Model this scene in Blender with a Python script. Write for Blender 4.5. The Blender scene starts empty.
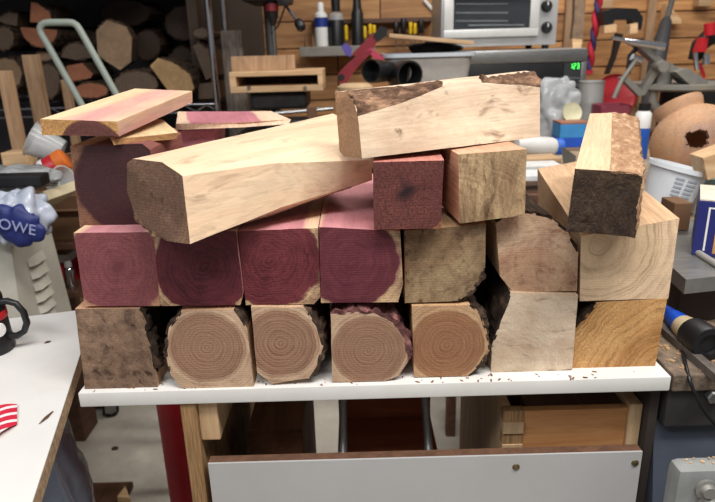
import bpy, bmesh, math, random
from mathutils import Vector, Matrix, noise
random.seed(7)
scene = bpy.context.scene
col = scene.collection
PI = math.pi

# ------------------------------------------------------------------ camera
FPX, IW, IH = 620.0, 715, 502
CAM = Vector((0.0, -0.63, 0.375))
PITCH, ROLL = math.radians(18.4), math.radians(-1.6)
FW = Vector((0, math.cos(PITCH), -math.sin(PITCH)))
_rt = Vector((1, 0, 0)); _up = _rt.cross(FW)
RT = _rt * math.cos(ROLL) + _up * math.sin(ROLL)
UP = -_rt * math.sin(ROLL) + _up * math.cos(ROLL)
cd = bpy.data.cameras.new('camera')
cam = bpy.data.objects.new('camera', cd); col.objects.link(cam)
cd.sensor_width = 36.0; cd.lens = FPX / IW * 36.0; cd.clip_start = 0.02; cd.clip_end = 60
cam.matrix_world = Matrix((
    (RT.x, UP.x, -FW.x, CAM.x), (RT.y, UP.y, -FW.y, CAM.y), (RT.z, UP.z, -FW.z, CAM.z), (0, 0, 0, 1)))
cd.dof.use_dof = True; cd.dof.focus_distance = 0.70; cd.dof.aperture_fstop = 9.0
scene.camera = cam

# ------------------------------------------------------------------ light
world = bpy.data.worlds.new('world'); scene.world = world; world.use_nodes = True
bg = world.node_tree.nodes['Background']
bg.inputs[0].default_value = (0.92, 0.95, 1.0, 1); bg.inputs[1].default_value = 0.22
def area(name, loc, target, sx, sy, power, color):
    d = bpy.data.lights.new(name, 'AREA'); d.shape = 'RECTANGLE'; d.size = sx; d.size_y = sy
    d.energy = power; d.color = color
    o = bpy.data.objects.new(name, d); col.objects.link(o); o.location = loc
    o.rotation_euler = (Vector(target) - Vector(loc)).to_track_quat('-Z', 'Y').to_euler()
    return o
area('ceiling_tube_light', (0.40, -0.62, 1.55), (0.30, -0.05, 0.1), 1.3, 0.25, 36, (1.0, 0.97, 0.93))
area('ceiling_tube_light', (-0.9, -1.1, 1.55), (-0.6, -0.3, 0), 1.3, 0.25, 20, (0.96, 0.97, 1.0))
area('ceiling_tube_light', (0.75, 1.0, 1.55), (0.75, 1.7, 0), 1.3, 0.25, 23, (1.0, 0.95, 0.88))
vs = scene.view_settings
vs.view_transform = 'Standard'; vs.look = 'None'; vs.gamma = 1.0; vs.use_curve_mapping = False
vs.exposure = 0.0

# ------------------------------------------------------------------ pixel helpers (photograph pixel + depth -> point)
def ray(px, py): return FW + RT * ((px - IW / 2) / FPX) - UP * ((py - IH / 2) / FPX)
def Q(px, py, Y):
    d = ray(px, py); return CAM + d * ((Y - CAM.y) / d.y)
def QZ(px, py, Z):
    d = ray(px, py); return CAM + d * ((Z - CAM.z) / d.z)
def QX(px, py, X):
    d = ray(px, py); return CAM + d * ((X - CAM.x) / d.x)
def U(px, py, Y): return (Q(px, py, Y) - CAM).dot(FW) / FPX
def V(*a): return Vector(a)

# ------------------------------------------------------------------ materials
def lin(c):
    r = []
    for v in c[:3]:
        v = v / 255.0
        r.append(v / 12.92 if v <= 0.04045 else ((v + 0.055) / 1.055) ** 2.4)
    return (r[0], r[1], r[2], 1.0)
def newmat(name):
    m = bpy.data.materials.new(name); m.use_nodes = True
    nt = m.node_tree; b = nt.nodes['Principled BSDF']
    return m, nt, b
def ramp(nt, stops):
    n = nt.nodes.new('ShaderNodeValToRGB'); cr = n.color_ramp
    while len(cr.elements) < len(stops): cr.elements.new(0.5)
    for e, (p, c) in zip(cr.elements, stops): e.position = p; e.color = c
    return n
def mathn(nt, op, a, b=None, c=None, clamp=False):
    n = nt.nodes.new('ShaderNodeMath'); n.operation = op; n.use_clamp = clamp
    for i, v in enumerate((a, b, c)):
        if v is None: continue
        if isinstance(v, (int, float)): n.inputs[i].default_value = v
        else: nt.links.new(v, n.inputs[i])
    return n.outputs[0]
def mixn(nt, fac, a, b, mode='MIX'):
    n = nt.nodes.new('ShaderNodeMix'); n.data_type = 'RGBA'; n.blend_type = mode
    for s, v in ((n.inputs[0], fac), (n.inputs[6], a), (n.inputs[7], b)):
        if isinstance(v, (int, float)): s.default_value = v
        elif isinstance(v, tuple): s.default_value = v
        else: nt.links.new(v, s)
    return n.outputs[2]
def coords(nt, scale=(1, 1, 1), src='Object'):
    t = nt.nodes.new('ShaderNodeTexCoord'); m = nt.nodes.new('ShaderNodeMapping')
    m.inputs['Scale'].default_value = scale
    nt.links.new(t.outputs[src], m.inputs[0]); return m.outputs[0]
def noisen(nt, vec, scale, detail=4, rough=0.6):
    n = nt.nodes.new('ShaderNodeTexNoise'); n.inputs['Scale'].default_value = scale
    n.inputs['Detail'].default_value = detail; n.inputs['Roughness'].default_value = rough
    nt.links.new(vec, n.inputs['Vector']); return n
def bumpn(nt, b, h, strength, dist=0.002):
    n = nt.nodes.new('ShaderNodeBump'); n.inputs['Strength'].default_value = strength
    n.inputs['Distance'].default_value = dist
    nt.links.new(h, n.inputs['Height']); nt.links.new(n.outputs[0], b.inputs['Normal'])
MC = {}
def pm(name, c, rough=0.6, metal=0.0, var=0.12, vscale=25, bump=0.0, trans=0.0, dirt=None, dirt_amt=0.0, emit=0.0, ior=1.45, stretch=(1, 1, 1), alpha=1.0):
    """plain procedural material: colour with noise variation, optional dirt patches"""
    if name in MC: return MC[name]
    m, nt, b = newmat(name); MC[name] = m
    vec = coords(nt, stretch)
    n = noisen(nt, vec, vscale)
    base = lin(c)
    lo = tuple(x * (1 - var) for x in base[:3]) + (1,); hi = tuple(min(1, x * (1 + var)) for x in base[:3]) + (1,)
    r = ramp(nt, [(0.3, lo), (0.7, hi)]); nt.links.new(n.outputs[0], r.inputs[0])
    out = r.outputs[0]
    if dirt:
        n2 = noisen(nt, vec, vscale * 0.35, 6, 0.7)
        f = ramp(nt, [(0.5, (0, 0, 0, 1)), (0.72, (dirt_amt,) * 3 + (1,))]); nt.links.new(n2.outputs[0], f.inputs[0])
        out = mixn(nt, f.outputs[0], out, lin(dirt))
    nt.links.new(out, b.inputs['Base Color'])
    b.inputs['Roughness'].default_value = rough; b.inputs['Metallic'].default_value = metal
    b.inputs['IOR'].default_value = ior
    if trans: b.inputs['Transmission Weight'].default_value = trans
    if alpha < 1: b.inputs['Alpha'].default_value = alpha
    if emit:
        b.inputs['Emission Color'].default_value = base; b.inputs['Emission Strength'].default_value = emit
    if bump:
        n3 = noisen(nt, vec, vscale * 3, 5); bumpn(nt, b, n3.outputs[0], bump)
    return m
def wood(name, heart, sap=None, R=9.0, freq=230, ringc=0.25, wob=0.012, stain=None, stain_amt=0.0, stain_scale=14, saw=0.0, fibre=0.12, crack=0.0, knot=None, rough=0.65, bump=0.35, soft=0.004, sawdir=2, stretch=0.4, svec=None, fleck=0.0, fvec=(1, 0.3, 1), fscale=90):
    """solid wood: growth rings about local Y through the object origin (the pith), heartwood inside radius R, sapwood outside"""
    if name in MC: return MC[name]
    m, nt, b = newmat(name); MC[name] = m
    vec = coords(nt)
    low = coords(nt, (1, 0.22, 1))
    dn = noisen(nt, low, 22, 5, 0.6)
    ofs = nt.nodes.new('ShaderNodeVectorMath'); ofs.operation = 'SUBTRACT'; nt.links.new(dn.outputs['Color'], ofs.inputs[0]); ofs.inputs[1].default_value = (0.5, 0.5, 0.5)
    scl = nt.nodes.new('ShaderNodeVectorMath'); scl.operation = 'SCALE'; nt.links.new(ofs.outputs[0], scl.inputs[0]); scl.inputs['Scale'].default_value = wob * 2
    ad = nt.nodes.new('ShaderNodeVectorMath'); ad.operation = 'ADD'; nt.links.new(vec, ad.inputs[0]); nt.links.new(scl.outputs[0], ad.inputs[1])
    sx = nt.nodes.new('ShaderNodeSeparateXYZ'); nt.links.new(ad.outputs[0], sx.inputs[0])
    x2 = mathn(nt, 'MULTIPLY', sx.outputs[0], sx.outputs[0]); z2 = mathn(nt, 'MULTIPLY', sx.outputs[2], sx.outputs[2])
    r = mathn(nt, 'SQRT', mathn(nt, 'ADD', x2, z2))
    # uneven ring spacing: add a slow radial noise to the phase
    rn = nt.nodes.new('ShaderNodeTexNoise'); rn.noise_dimensions = '1D'; rn.inputs['Scale'].default_value = 110; rn.inputs['Detail'].default_value = 2
    nt.links.new(r, rn.inputs['W'])
    ph = mathn(nt, 'ADD', mathn(nt, 'MULTIPLY', r, freq * 2 * PI), mathn(nt, 'MULTIPLY', rn.outputs[0], 16.0))
    s = mathn(nt, 'MULTIPLY_ADD', mathn(nt, 'SINE', ph), 0.5, 0.5)
    ring = mathn(nt, 'POWER', s, 1.6)
    mod = noisen(nt, low, 34, 3, 0.6)
    mr = ramp(nt, [(0.34, (0.12, 0.12, 0.12, 1)), (0.64, (1, 1, 1, 1))]); nt.links.new(mod.outputs[0], mr.inputs[0])
    rv = mathn(nt, 'MULTIPLY', mathn(nt, 'MULTIPLY', ring, mathn(nt, 'ADD', rn.outputs[0], 0.25)), mr.outputs[0])
    h = lin(heart); hd = tuple(v * 0.72 for v in h[:3]) + (1,)
    big = noisen(nt, low, 20, 4, 0.6)
    bf = ramp(nt, [(0.35, (0, 0, 0, 1)), (0.68, (1, 1, 1, 1))]); nt.links.new(big.outputs[0], bf.inputs[0])
    c = mixn(nt, bf.outputs[0], hd, h)
    if sap:
        f = nt.nodes.new('ShaderNodeMapRange'); f.interpolation_type = 'SMOOTHSTEP'
        nt.links.new(r, f.inputs[0]); f.inputs[1].default_value = R - soft; f.inputs[2].default_value = R + soft
        sp = lin(sap); c = mixn(nt, f.outputs[0], c, mixn(nt, bf.outputs[0], tuple(v * 0.85 for v in sp[:3]) + (1,), sp))
    c = mixn(nt, mathn(nt, 'MULTIPLY', rv, ringc), c, mixn(nt, 1.0, c, (0.30, 0.22, 0.18, 1), 'MULTIPLY'))
    fv = coords(nt, (1, 0.05, 1)); fn = noisen(nt, fv, 420, 3, 0.6)
    fr = ramp(nt, [(0.35, (1 - fibre * 2.2,) * 3 + (1,)), (0.65, (1, 1, 1, 1))]); nt.links.new(fn.outputs[0], fr.inputs[0])
    c = mixn(nt, 1.0, c, fr.outputs[0], 'MULTIPLY')
    if stain:
        sn = noisen(nt, coords(nt, svec or (1, stretch, 1)), stain_scale * 1.5, 9, 0.74); sn.inputs['Distortion'].default_value = 0.35
        sr = ramp(nt, [(0.40, (0, 0, 0, 1)), (0.66, (stain_amt,) * 3 + (1,))]); nt.links.new(sn.outputs[0], sr.inputs[0])
        c = mixn(nt, sr.outputs[0], c, lin(stain))
    if fleck:  # short dark checks, worm tracks and spalting flecks
        fk = noisen(nt, coords(nt, fvec), fscale, 5, 0.62); fk.inputs['Distortion'].default_value = 0.6
        fk2 = noisen(nt, vec, 16, 2)
        fq = ramp(nt, [(0.56, (0, 0, 0, 1)), (0.68, (fleck,) * 3 + (1,))]); nt.links.new(fk.outputs[0], fq.inputs[0])
        c = mixn(nt, mathn(nt, 'MULTIPLY', fq.outputs[0], mathn(nt, 'MULTIPLY', fk2.outputs[0], 1.8), clamp=True), c, mixn(nt, 1.0, c, (0.20, 0.14, 0.11, 1), 'MULTIPLY'))
    if knot:   # dark heart check around the pith
        kf = nt.nodes.new('ShaderNodeMapRange'); nt.links.new(r, kf.inputs[0]); kf.inputs[1].default_value = knot[0]; kf.inputs[2].default_value = 0.0
        c = mixn(nt, mathn(nt, 'MULTIPLY', kf.outputs[0], knot[2], clamp=True), c, lin(knot[1]))
    if crack:
        vn = nt.nodes.new('ShaderNodeTexVoronoi'); vn.feature = 'DISTANCE_TO_EDGE'; vn.inputs['Scale'].default_value = 30
        nt.links.new(ad.outputs[0], vn.inputs['Vector'])
        cf = ramp(nt, [(0.0, (crack,) * 3 + (1,)), (0.035, (0, 0, 0, 1))]); nt.links.new(vn.outputs['Distance'], cf.inputs[0])
        c = mixn(nt, cf.outputs[0], c, (0.02, 0.013, 0.01, 1))
    hgt = mathn(nt, 'ADD', mathn(nt, 'MULTIPLY', fn.outputs[0], 0.6), mathn(nt, 'MULTIPLY', ring, 0.15))
    if saw:    # band-saw kerf lines across the sawn face
        sv = nt.nodes.new('ShaderNodeSeparateXYZ'); nt.links.new(vec, sv.inputs[0])
        kn = noisen(nt, vec, 10, 2)
        k = mathn(nt, 'SINE', mathn(nt, 'ADD', mathn(nt, 'MULTIPLY', sv.outputs[sawdir], 2200), mathn(nt, 'MULTIPLY', kn.outputs[0], 6)))
        k = mathn(nt, 'MULTIPLY', mathn(nt, 'MULTIPLY_ADD', k, 0.5, 0.5), kn.outputs[0])
        c = mixn(nt, mathn(nt, 'MULTIPLY', k, saw), c, mixn(nt, 1.0, c, (0.35, 0.3, 0.28, 1), 'MULTIPLY'))
        hgt = mathn(nt, 'ADD', hgt, mathn(nt, 'MULTIPLY', k, 0.3))
    nt.links.new(c, b.inputs['Base Color']); b.inputs['Roughness'].default_value = rough
    b.inputs['Specular IOR Level'].default_value = 0.25
    bumpn(nt, b, hgt, bump, 0.0012)
    return m
def barkm(name, dark, light, scale=70):
    if name in MC: return MC[name]
    m, nt, b = newmat(name); MC[name] = m
    vec = coords(nt, (1, 0.4, 1))
    n = noisen(nt, vec, scale, 8, 0.75)
    mid = tuple((a + d) * 0.45 for a, d in zip(dark, light))
    r = ramp(nt, [(0.32, lin(dark)), (0.52, lin(mid)), (0.72, lin(light))]); nt.links.new(n.outputs[0], r.inputs[0])
    nt.links.new(r.outputs[0], b.inputs['Base Color']); b.inputs['Roughness'].default_value = 0.9
    b.inputs['Specular IOR Level'].default_value = 0.15
    bumpn(nt, b, n.outputs[0], 0.9, 0.003)
    return m
def plankm(name, c1, c2, scale=1.0, axis=0):
    """board with long grain along one local axis; tone differs from board to board"""
    if name in MC: return MC[name]
    m, nt, b = newmat(name); MC[name] = m
    st = [9, 9, 9]; st[axis] = 0.9
    vec = coords(nt, tuple(s * scale for s in st))
    oi = nt.nodes.new('ShaderNodeObjectInfo')
    ad = nt.nodes.new('ShaderNodeVectorMath'); ad.operation = 'ADD'
    sc = nt.nodes.new('ShaderNodeVectorMath'); sc.operation = 'SCALE'; sc.inputs[0].default_value = (13, 7, 9); nt.links.new(oi.outputs['Random'], sc.inputs['Scale'])
    nt.links.new(vec, ad.inputs[0]); nt.links.new(sc.outputs[0], ad.inputs[1])
    n = noisen(nt, ad.outputs[0], 3.0, 7, 0.68)
    n.inputs['Distortion'].default_value = 0.6
    r = ramp(nt, [(0.33, lin(c1)), (0.68, lin(c2))]); nt.links.new(n.outputs[0], r.inputs[0])
    hs = nt.nodes.new('ShaderNodeHueSaturation'); nt.links.new(r.outputs[0], hs.inputs['Color'])
    nt.links.new(mathn(nt, 'MULTIPLY_ADD', oi.outputs['Random'], 0.5, 0.72), hs.inputs['Value'])
    nt.links.new(hs.outputs[0], b.inputs['Base Color']); b.inputs['Roughness'].default_value = 0.65
    bumpn(nt, b, n.outputs[0], 0.2, 0.002)
    return m

# ------------------------------------------------------------------ mesh helpers
class MB:
    def __init__(s): s.v = []; s.f = []; s.mi = []
    def face(s, idx, mi=0): s.f.append(tuple(idx)); s.mi.append(mi)
    def box(s, x0, x1, y0, y1, z0, z1, mi=0, M=None):
        n = len(s.v)
        P = [V(x, y, z) for z in (z0, z1) for y in (y0, y1) for x in (x0, x1)]
        if M is not None: P = [M @ p for p in P]
        s.v += P
        for q in ((0, 2, 3, 1), (4, 5, 7, 6), (0, 1, 5, 4), (2, 6, 7, 3), (0, 4, 6, 2), (1, 3, 7, 5)): s.face([n + i for i in q], mi)
        return s
    def bbox(s, x0, x1, y0, y1, z0, z1, bev=0.002, mi=0, M=None):
        """box with chamfered edges (24 corner points)"""
        b = min(bev, (x1 - x0) * .4, (y1 - y0) * .4, (z1 - z0) * .4)
        bm = bmesh.new(); bmesh.ops.create_cube(bm, size=1)
        for w in bm.verts: w.co = V((x0 + x1) / 2 + w.co.x * (x1 - x0), (y0 + y1) / 2 + w.co.y * (y1 - y0), (z0 + z1) / 2 + w.co.z * (z1 - z0))
        bmesh.ops.bevel(bm, geom=bm.edges[:], offset=b, segments=2, affect='EDGES', profile=0.6)
        n = len(s.v); bm.verts.ensure_lookup_table()
        for i, w in enumerate(bm.verts): w.index = i; s.v.append(M @ w.co if M is not None else w.co.copy())
        for f in bm.faces: s.face([n + w.index for w in f.verts], mi)
        bm.free(); return s
    def loft(s, rings, mi=0, cap0=None, cap1=None, closed=True):
        n = len(s.v); k = len(rings[0])
        for r in rings: s.v += [V(*p) for p in r]
        for i in range(len(rings) - 1):
            for j in range(k if closed else k - 1):
                a = n + i * k + j; b = n + i * k + (j + 1) % k
                s.face((a, b, b + k, a + k), mi)
        if cap0 is not None: s.face([n + j for j in reversed(range(k))], cap0)
        if cap1 is not None: s.face([n + (len(rings) - 1) * k + j for j in range(k)], cap1)
        return s
    def tube(s, pts, r, seg=10, mi=0, closed=False, caps=True):
        pts = [V(*p) for p in pts]; rs = r if isinstance(r, (list, tuple)) else [r] * len(pts)
        rings = []; prev = None
        for i, p in enumerate(pts):
            t = (pts[(i + 1) % len(pts)] - pts[i - 1]) if closed else (pts[min(i + 1, len(pts) - 1)] - pts[max(i - 1, 0)])
            t.normalize()
            if prev is None:
                a = V(0, 0, 1) if abs(t.z) < 0.9 else V(1, 0, 0)
                u = t.cross(a).normalized()
            else:
                u = (prev - t * prev.dot(t)).normalized()
            prev = u; w = t.cross(u)
            rings.append([p + (u * math.cos(2 * PI * j / seg) + w * math.sin(2 * PI * j / seg)) * rs[i] for j in range(seg)])
        if closed: rings.append(rings[0])
        return s.loft(rings, mi, mi if caps and not closed else None, mi if caps and not closed else None)
    def lathe(s, prof, seg=28, mi=0, M=None, a0=0, cap=True):
        rings = []
        for (r, z) in prof:
            ring = [V(r * math.cos(2 * PI * j / seg), r * math.sin(2 * PI * j / seg), z) for j in range(seg)]
            if M is not None: ring = [M @ p for p in ring]
            rings.append(ring)
        return s.loft(rings, mi, mi if cap and prof[0][0] > 1e-5 else None, mi if cap and prof[-1][0] > 1e-5 else None)
    def prism(s, poly, d, mi=0, cap=None):
        d = V(*d); p0 = [V(*p) for p in poly]
        return s.loft([p0, [p + d for p in p0]], mi, mi if cap is None else cap, mi if cap is None else cap)
    def build(s, name, mats, parent=None, loc=None, rot=None, smooth=None, wrt=None, kind=None, label=None):
        """wrt: the verts are world points; they are stored relative to the parent's (or own) origin wrt"""
        if wrt is not None:
            inv = wrt if isinstance(wrt, Matrix) else Matrix.Translation(-V(*wrt))
            vv = [inv @ p for p in s.v]
        else: vv = s.v
        me = bpy.data.meshes.new(name); me.from_pydata([tuple(p) for p in vv], [], s.f)
        mats = mats if isinstance(mats, (list, tuple)) else [mats]
        for m in mats: me.materials.append(m)
        for p, i in zip(me.polygons, s.mi): p.material_index = i
        bm = bmesh.new(); bm.from_mesh(me); bmesh.ops.recalc_face_normals(bm, faces=bm.faces[:]); bm.to_mesh(me); bm.free()
        if smooth:
            for p in me.polygons: p.use_smooth = True
            me.set_sharp_from_angle(angle=math.radians(smooth))
        o = bpy.data.objects.new(name, me); col.objects.link(o)
        if parent is not None: o.parent = parent
        if loc is not None: o.location = loc
        if rot is not None: o.rotation_euler = rot
        if kind: o['kind'] = kind
        if label: o['label'] = label
        return o
def tag(o, label, cat, group=None, kind=None):
    o['label'] = label; o['category'] = cat
    if group: o['group'] = group
    if kind: o['kind'] = kind
    return o
def thing(name, label, cat, loc=(0, 0, 0), rz=0.0, group=None):
    o = bpy.data.objects.new(name, None); col.objects.link(o); o.empty_display_size = 0.05
    o.location = loc; o.rotation_euler = (0, 0, rz)
    return tag(o, label, cat, group)
def struct(o): o['kind'] = 'structure'; return o
def circ(cx, cz, r, n=20, a0=0, rz=None): return [(cx + r * math.cos(a0 + 2 * PI * i / n), cz + (rz or r) * math.sin(a0 + 2 * PI * i / n)) for i in range(n)]
def RX(a): return Matrix.Rotation(math.radians(a), 4, 'X')
def RY(a): return Matrix.Rotation(math.radians(a), 4, 'Y')
def RZ(a): return Matrix.Rotation(math.radians(a), 4, 'Z')
def T(*a): return Matrix.Translation(V(*a))
def copy_tree(o, parent=None):
    c = o.copy(); col.objects.link(c); c.parent = parent
    for ch in list(o.children): copy_tree(ch, c)
    return c
def nz(p, s, k=0): return noise.noise(V(p[0] * s + k * 17.3, p[1] * s + k * 5.1, p[2] * s - k * 9.7))

BARK = barkm('bark_brown', (30, 22, 18), (128, 104, 86))
BARK_RED = barkm('bark_reddish', (44, 28, 22), (186, 146, 116), 95)
BARK_DARK = barkm('bark_dark', (18, 13, 11), (92, 72, 58))
def timber(name, label, front, back, pith, em, sm, bark=(), group='turning blanks stacked on the white board', cat='wood block', bt=0.005, bm_=None, wave=0.0, mids=(), roughend=0.0, branges=((0.0, 1.0),), seg=0.007):
    """a sawn blank lofted from its front outline to its back outline (world points). bark: edge numbers still carrying bark."""
    n = len(front); front = [V(*p) for p in front]; back = [V(*p) for p in back]
    ctrl = [(0.0, front)] + [(t, [V(*p) for p in m]) for t, m in mids] + [(1.0, back)]
    cen = sum(front, V(0, 0, 0)) / n; cenb = sum(back, V(0, 0, 0)) / n
    Yv = (cenb - cen).normalized(); Xv = Yv.cross(V(0, 0, 1)).normalized(); Zv = Xv.cross(Yv)
    pith = V(*pith)
    Mw = Matrix(((Xv.x, Yv.x, Zv.x, pith.x), (Xv.y, Yv.y, Zv.y, pith.y), (Xv.z, Yv.z, Zv.z, pith.z), (0, 0, 0, 1)))
    Mi = Mw.inverted()
    cnt = [max(1, min(14, int((front[(i + 1) % n] - front[i]).length / seg))) for i in range(n)]
    def sample(poly):
        out = []
        for i in range(n):
            a, b = poly[i], poly[(i + 1) % n]
            for j in range(cnt[i]): out.append(a.lerp(b, j / cnt[i]))
        return out
    L = (cenb - cen).length; NL = max(6, int(L / 0.012))
    cs = [(t, sample(p)) for t, p in ctrl]
    K = len(cs[0][1])
    edge_of = [i for i in range(n) for j in range(cnt[i])]
    rings = []
    for i in range(NL + 1):
        t = i / NL
        for a in range(len(cs) - 1):
            if cs[a][0] <= t <= cs[a + 1][0] + 1e-9: break
        t0, A = cs[a]; t1, B = cs[a + 1]; w = (t - t0) / (t1 - t0)
        r = [p.lerp(q, w) for p, q in zip(A, B)]
        c = sum(r, V(0, 0, 0)) / K
        o2 = []
        for j, p in enumerate(r):
            e = edge_of[j]; amp = 0.0005
            if e in bark or (edge_of[j - 1] in bark): amp = 0.002 + wave
            o2.append(p + (p - c).normalized() * nz(p, 45, len(name)) * amp)
        rings.append(o2)
    mb = MB(); mb.loft(rings, 1)
    # end caps: concentric so that they can be a little uneven
    for ring, sgn in ((rings[0], -1), (rings[-1], 1)):
        c = sum(ring, V(0, 0, 0)) / K
        prev = [len(mb.v) + j for j in range(K)]; mb.v += [p.copy() for p in ring]
        for fr in (0.85, 0.65, 0.45, 0.22):
            cur = [len(mb.v) + j for j in range(K)]
            for p in ring:
                q = c.lerp(p, fr); mb.v.append(q + Yv * (nz(q, 60, 3) * 0.0006 + nz(q, 110, 8) * roughend))
            for j in range(K):
                k2 = (j + 1) % K; mb.face((prev[j], prev[k2], cur[k2], cur[j]), 0)
            prev = cur
        mb.face(prev, 0)
    o = mb.build(name, [em, sm], smooth=28, wrt=Mi)
    o.matrix_world = Mw
    tag(o, label, cat, group)
    # bark slabs, one child for each run of bark edges
    runs = []
    for e in sorted(bark):
        if runs and runs[-1][-1] == e - 1: runs[-1].append(e)
        else: runs.append([e])
    for run, (bfrom, bto) in [(r_, b_) for r_ in runs for b_ in branges]:
        start = sum(cnt[:run[0]]); num = sum(cnt[e] for e in run)
        sub = 3
        NB = max(20, int(L * (bto - bfrom) / 0.005)); m = num * sub + 1
        outer = []; inner = []
        for i in range(NB + 1):
            t = (bfrom + (bto - bfrom) * i / NB) * NL; i0 = min(int(t), NL - 1); w = t - i0
            r0 = [rings[i0][k].lerp(rings[i0 + 1][k], w) for k in range(K)]
            c = sum(r0, V(0, 0, 0)) / K; ro = []; ri = []
            for j in range(m):
                f = j / sub; k = start + int(f); p = r0[k % K].lerp(r0[(k + 1) % K], f - int(f))
                dr = (p - c); dr -= Yv * dr.dot(Yv); dr.normalize()
                ed = min(1.0, min(j, m - 1 - j) / 3.0)
                th = bt * (0.75 + 0.8 * nz(p, 70, 2) + 0.7 * nz(p, 170, 5))
                th -= bt * 0.9 * max(0, 1 - abs(nz(V(p.x, p.y * 0.5, p.z), 55, 9)) * 7)
                th = max(0.0008, th) * (0.15 + 0.85 * ed)
                jit = Yv * nz(p, 120, 4) * 0.004 * (1 if i in (0, NB) else 0)
                ro.append(p + dr * th + jit); ri.append(p - dr * 0.002)
            outer.append(ro); inner.append(ri)
        b2 = MB(); ringsb = [a + list(reversed(b)) for a, b in zip(outer, inner)]
        b2.loft(ringsb, 0)
        k = len(ringsb[0])
        for base in (0, NB * k):
            for j in range(m - 1): b2.face((base + j, base + j + 1, base + k - 2 - j, base + k - 1 - j))
        b2.build('bark', bm_ or BARK, o, smooth=50, wrt=Mi)
    return o
def ply(pts, Y): return [Q(x, y, Y) for x, y in pts]
def back_of(front, L, yaw=0.0, dz=0.0):
    d = V(math.sin(math.radians(yaw)), math.cos(math.radians(yaw)), 0) * L + V(0, 0, dz)
    return [p + d for p in front]

# ------------------------------------------------------------------ the room
FLOOR_Z = -0.85
concrete = pm('concrete_floor', (206, 198, 184), 0.8, var=0.14, vscale=6, bump=0.15, dirt=(120, 108, 95), dirt_amt=0.5)
struct(MB().box(-3.2, 3.4, -2.6, 3.0, FLOOR_Z - 0.05, FLOOR_Z).build('floor', concrete))
darkpaint = pm('dark_grey_paint', (70, 66, 68), 0.85, var=0.15, vscale=5)
struct(MB().box(-3.2, -0.62, 2.62, 2.68, FLOOR_Z, 1.65).build('wall_alcove', darkpaint))
struct(MB().box(-2.3, -2.24, 0.2, 2.62, FLOOR_Z, 1.65).build('wall_left', darkpaint))
struct(MB().box(-2.24, -0.66, 1.55, 2.62, 0.70, 0.74).build('light_blocker_alcove', darkpaint))  # unseen board added above the log rack to keep the alcove dark
struct(MB().box(-0.66, -0.62, 2.05, 2.62, FLOOR_Z, 1.65).box(-0.62, -0.40, 2.35, 2.379, FLOOR_Z, 1.65).build('wall_partition', pm('dark_timber', (72, 58, 48), 0.8, vscale=8)))
wb = struct(MB().box(-0.62, 2.6, 2.40, 2.46, FLOOR_Z, 1.65).build('wall_back', pm('wall_batten', (58, 40, 27), 0.9)))
plank_m = plankm('orange_plank', (140, 92, 54), (214, 160, 104), 1.0, 0)
plank_meshes = {}
for r in range(12):
    z0 = -0.22 + r * 0.117; x = -0.615 - random.random() * 0.0
    while x < 2.55:
        w = random.choice((0.55, 0.75, 0.95)); x1 = min(2.58, x + w)
        key = round(x1 - x, 3)
        if key not in plank_meshes:
            o = MB().bbox(0, key - 0.004, -0.018, 0, 0.002, 0.114, 0.003).build('plank', plank_m, wb); plank_meshes[key] = o.data
        else:
            o = bpy.data.objects.new('plank', plank_meshes[key]); col.objects.link(o); o.parent = wb
        o.location = (x, 2.40 - random.random() * 0.006, z0)
        x = x1

# ------------------------------------------------------------------ the stand that carries the stack
melamine = pm('white_melamine', (219, 217, 212), 0.35, var=0.03, vscale=12, dirt=(170, 150, 130), dirt_amt=0.22)
chipb = pm('chipboard', (178, 150, 118), 0.9, var=0.4, vscale=160, bump=0.4)
panelm = pm('white_panel', (178, 177, 176), 0.4, var=0.03, vscale=8, dirt=(150, 140, 125), dirt_amt=0.2)
darkwood = plankm('dark_board', (66, 42, 30), (104, 70, 50), 1.5, 1)
plyw = plankm('plywood', (160, 128, 94), (198, 168, 130), 2.0, 2)
plyedge = pm('plywood_edge', (150, 116, 78), 0.85, var=0.45, vscale=60, stretch=(12, 1, 0.4), bump=0.4)
st = thing('work_stand', 'low work stand with white top board and white front panel carrying the wood stack', 'stand', (0.015, 0.19, FLOOR_Z))
SO = V(0.015, 0.19, FLOOR_Z)
MB().bbox(-0.329, 0.360, 0.003, 0.40, -0.0185, 0.0, 0.0015).build('top_board', melamine, st, wrt=SO, smooth=40)
MB().bbox(-0.214, -0.1955, 0.006, 0.38, -0.72, -0.0187, 0.001).build('side_panel', [plyedge], st, wrt=SO)
MB().bbox(-0.1953, -0.172, 0.012, 0.36, -0.075, -0.019, 0.002).build('cleat', plyw, st, wrt=SO)
pl = Q(206, 466, 0.0); pr = Q(643, 447, 0.004)
fp = MB(); zt = -0.098
fp.bbox(-0.187, 0.336, -0.002, 0.0005, -0.55, zt, 0.0004)
fpo = fp.build('front_panel', panelm, st, wrt=SO)
MB().box(-0.187, 0.336, 0.0007, 0.013, -0.55, zt - 0.0002).build('panel_core', pm('brown_core', (96, 66, 48), 0.8, var=0.3, vscale=90), st, wrt=SO)
for (bx, bz) in ((516, 467), (635, 463)):
    p = Q(bx, by, -0.002) if False else Q(bx, bz, -0.002)
    MB().lathe([(0.0, 0.0022), (0.0022, 0.0022), (0.0042, 0.001), (0.0046, 0)], 14, M=T(p.x, p.y, p.z) @ RX(90)).build('bolt', pm('dull_brass', (112, 100, 70), 0.4, 0.8), fpo, wrt=SO)
MB().bbox(0.3485, 0.3595, 0.02, 0.38, -0.72, -0.0187, 0.001).build('side_panel', pm('dark_side', (52, 44, 40), 0.7), st, wrt=SO)
MB().box(-0.1953, 0.3483, 0.02, 0.38, -0.56, -0.545).build('bottom_board', darkwood, st, wrt=SO)
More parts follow.
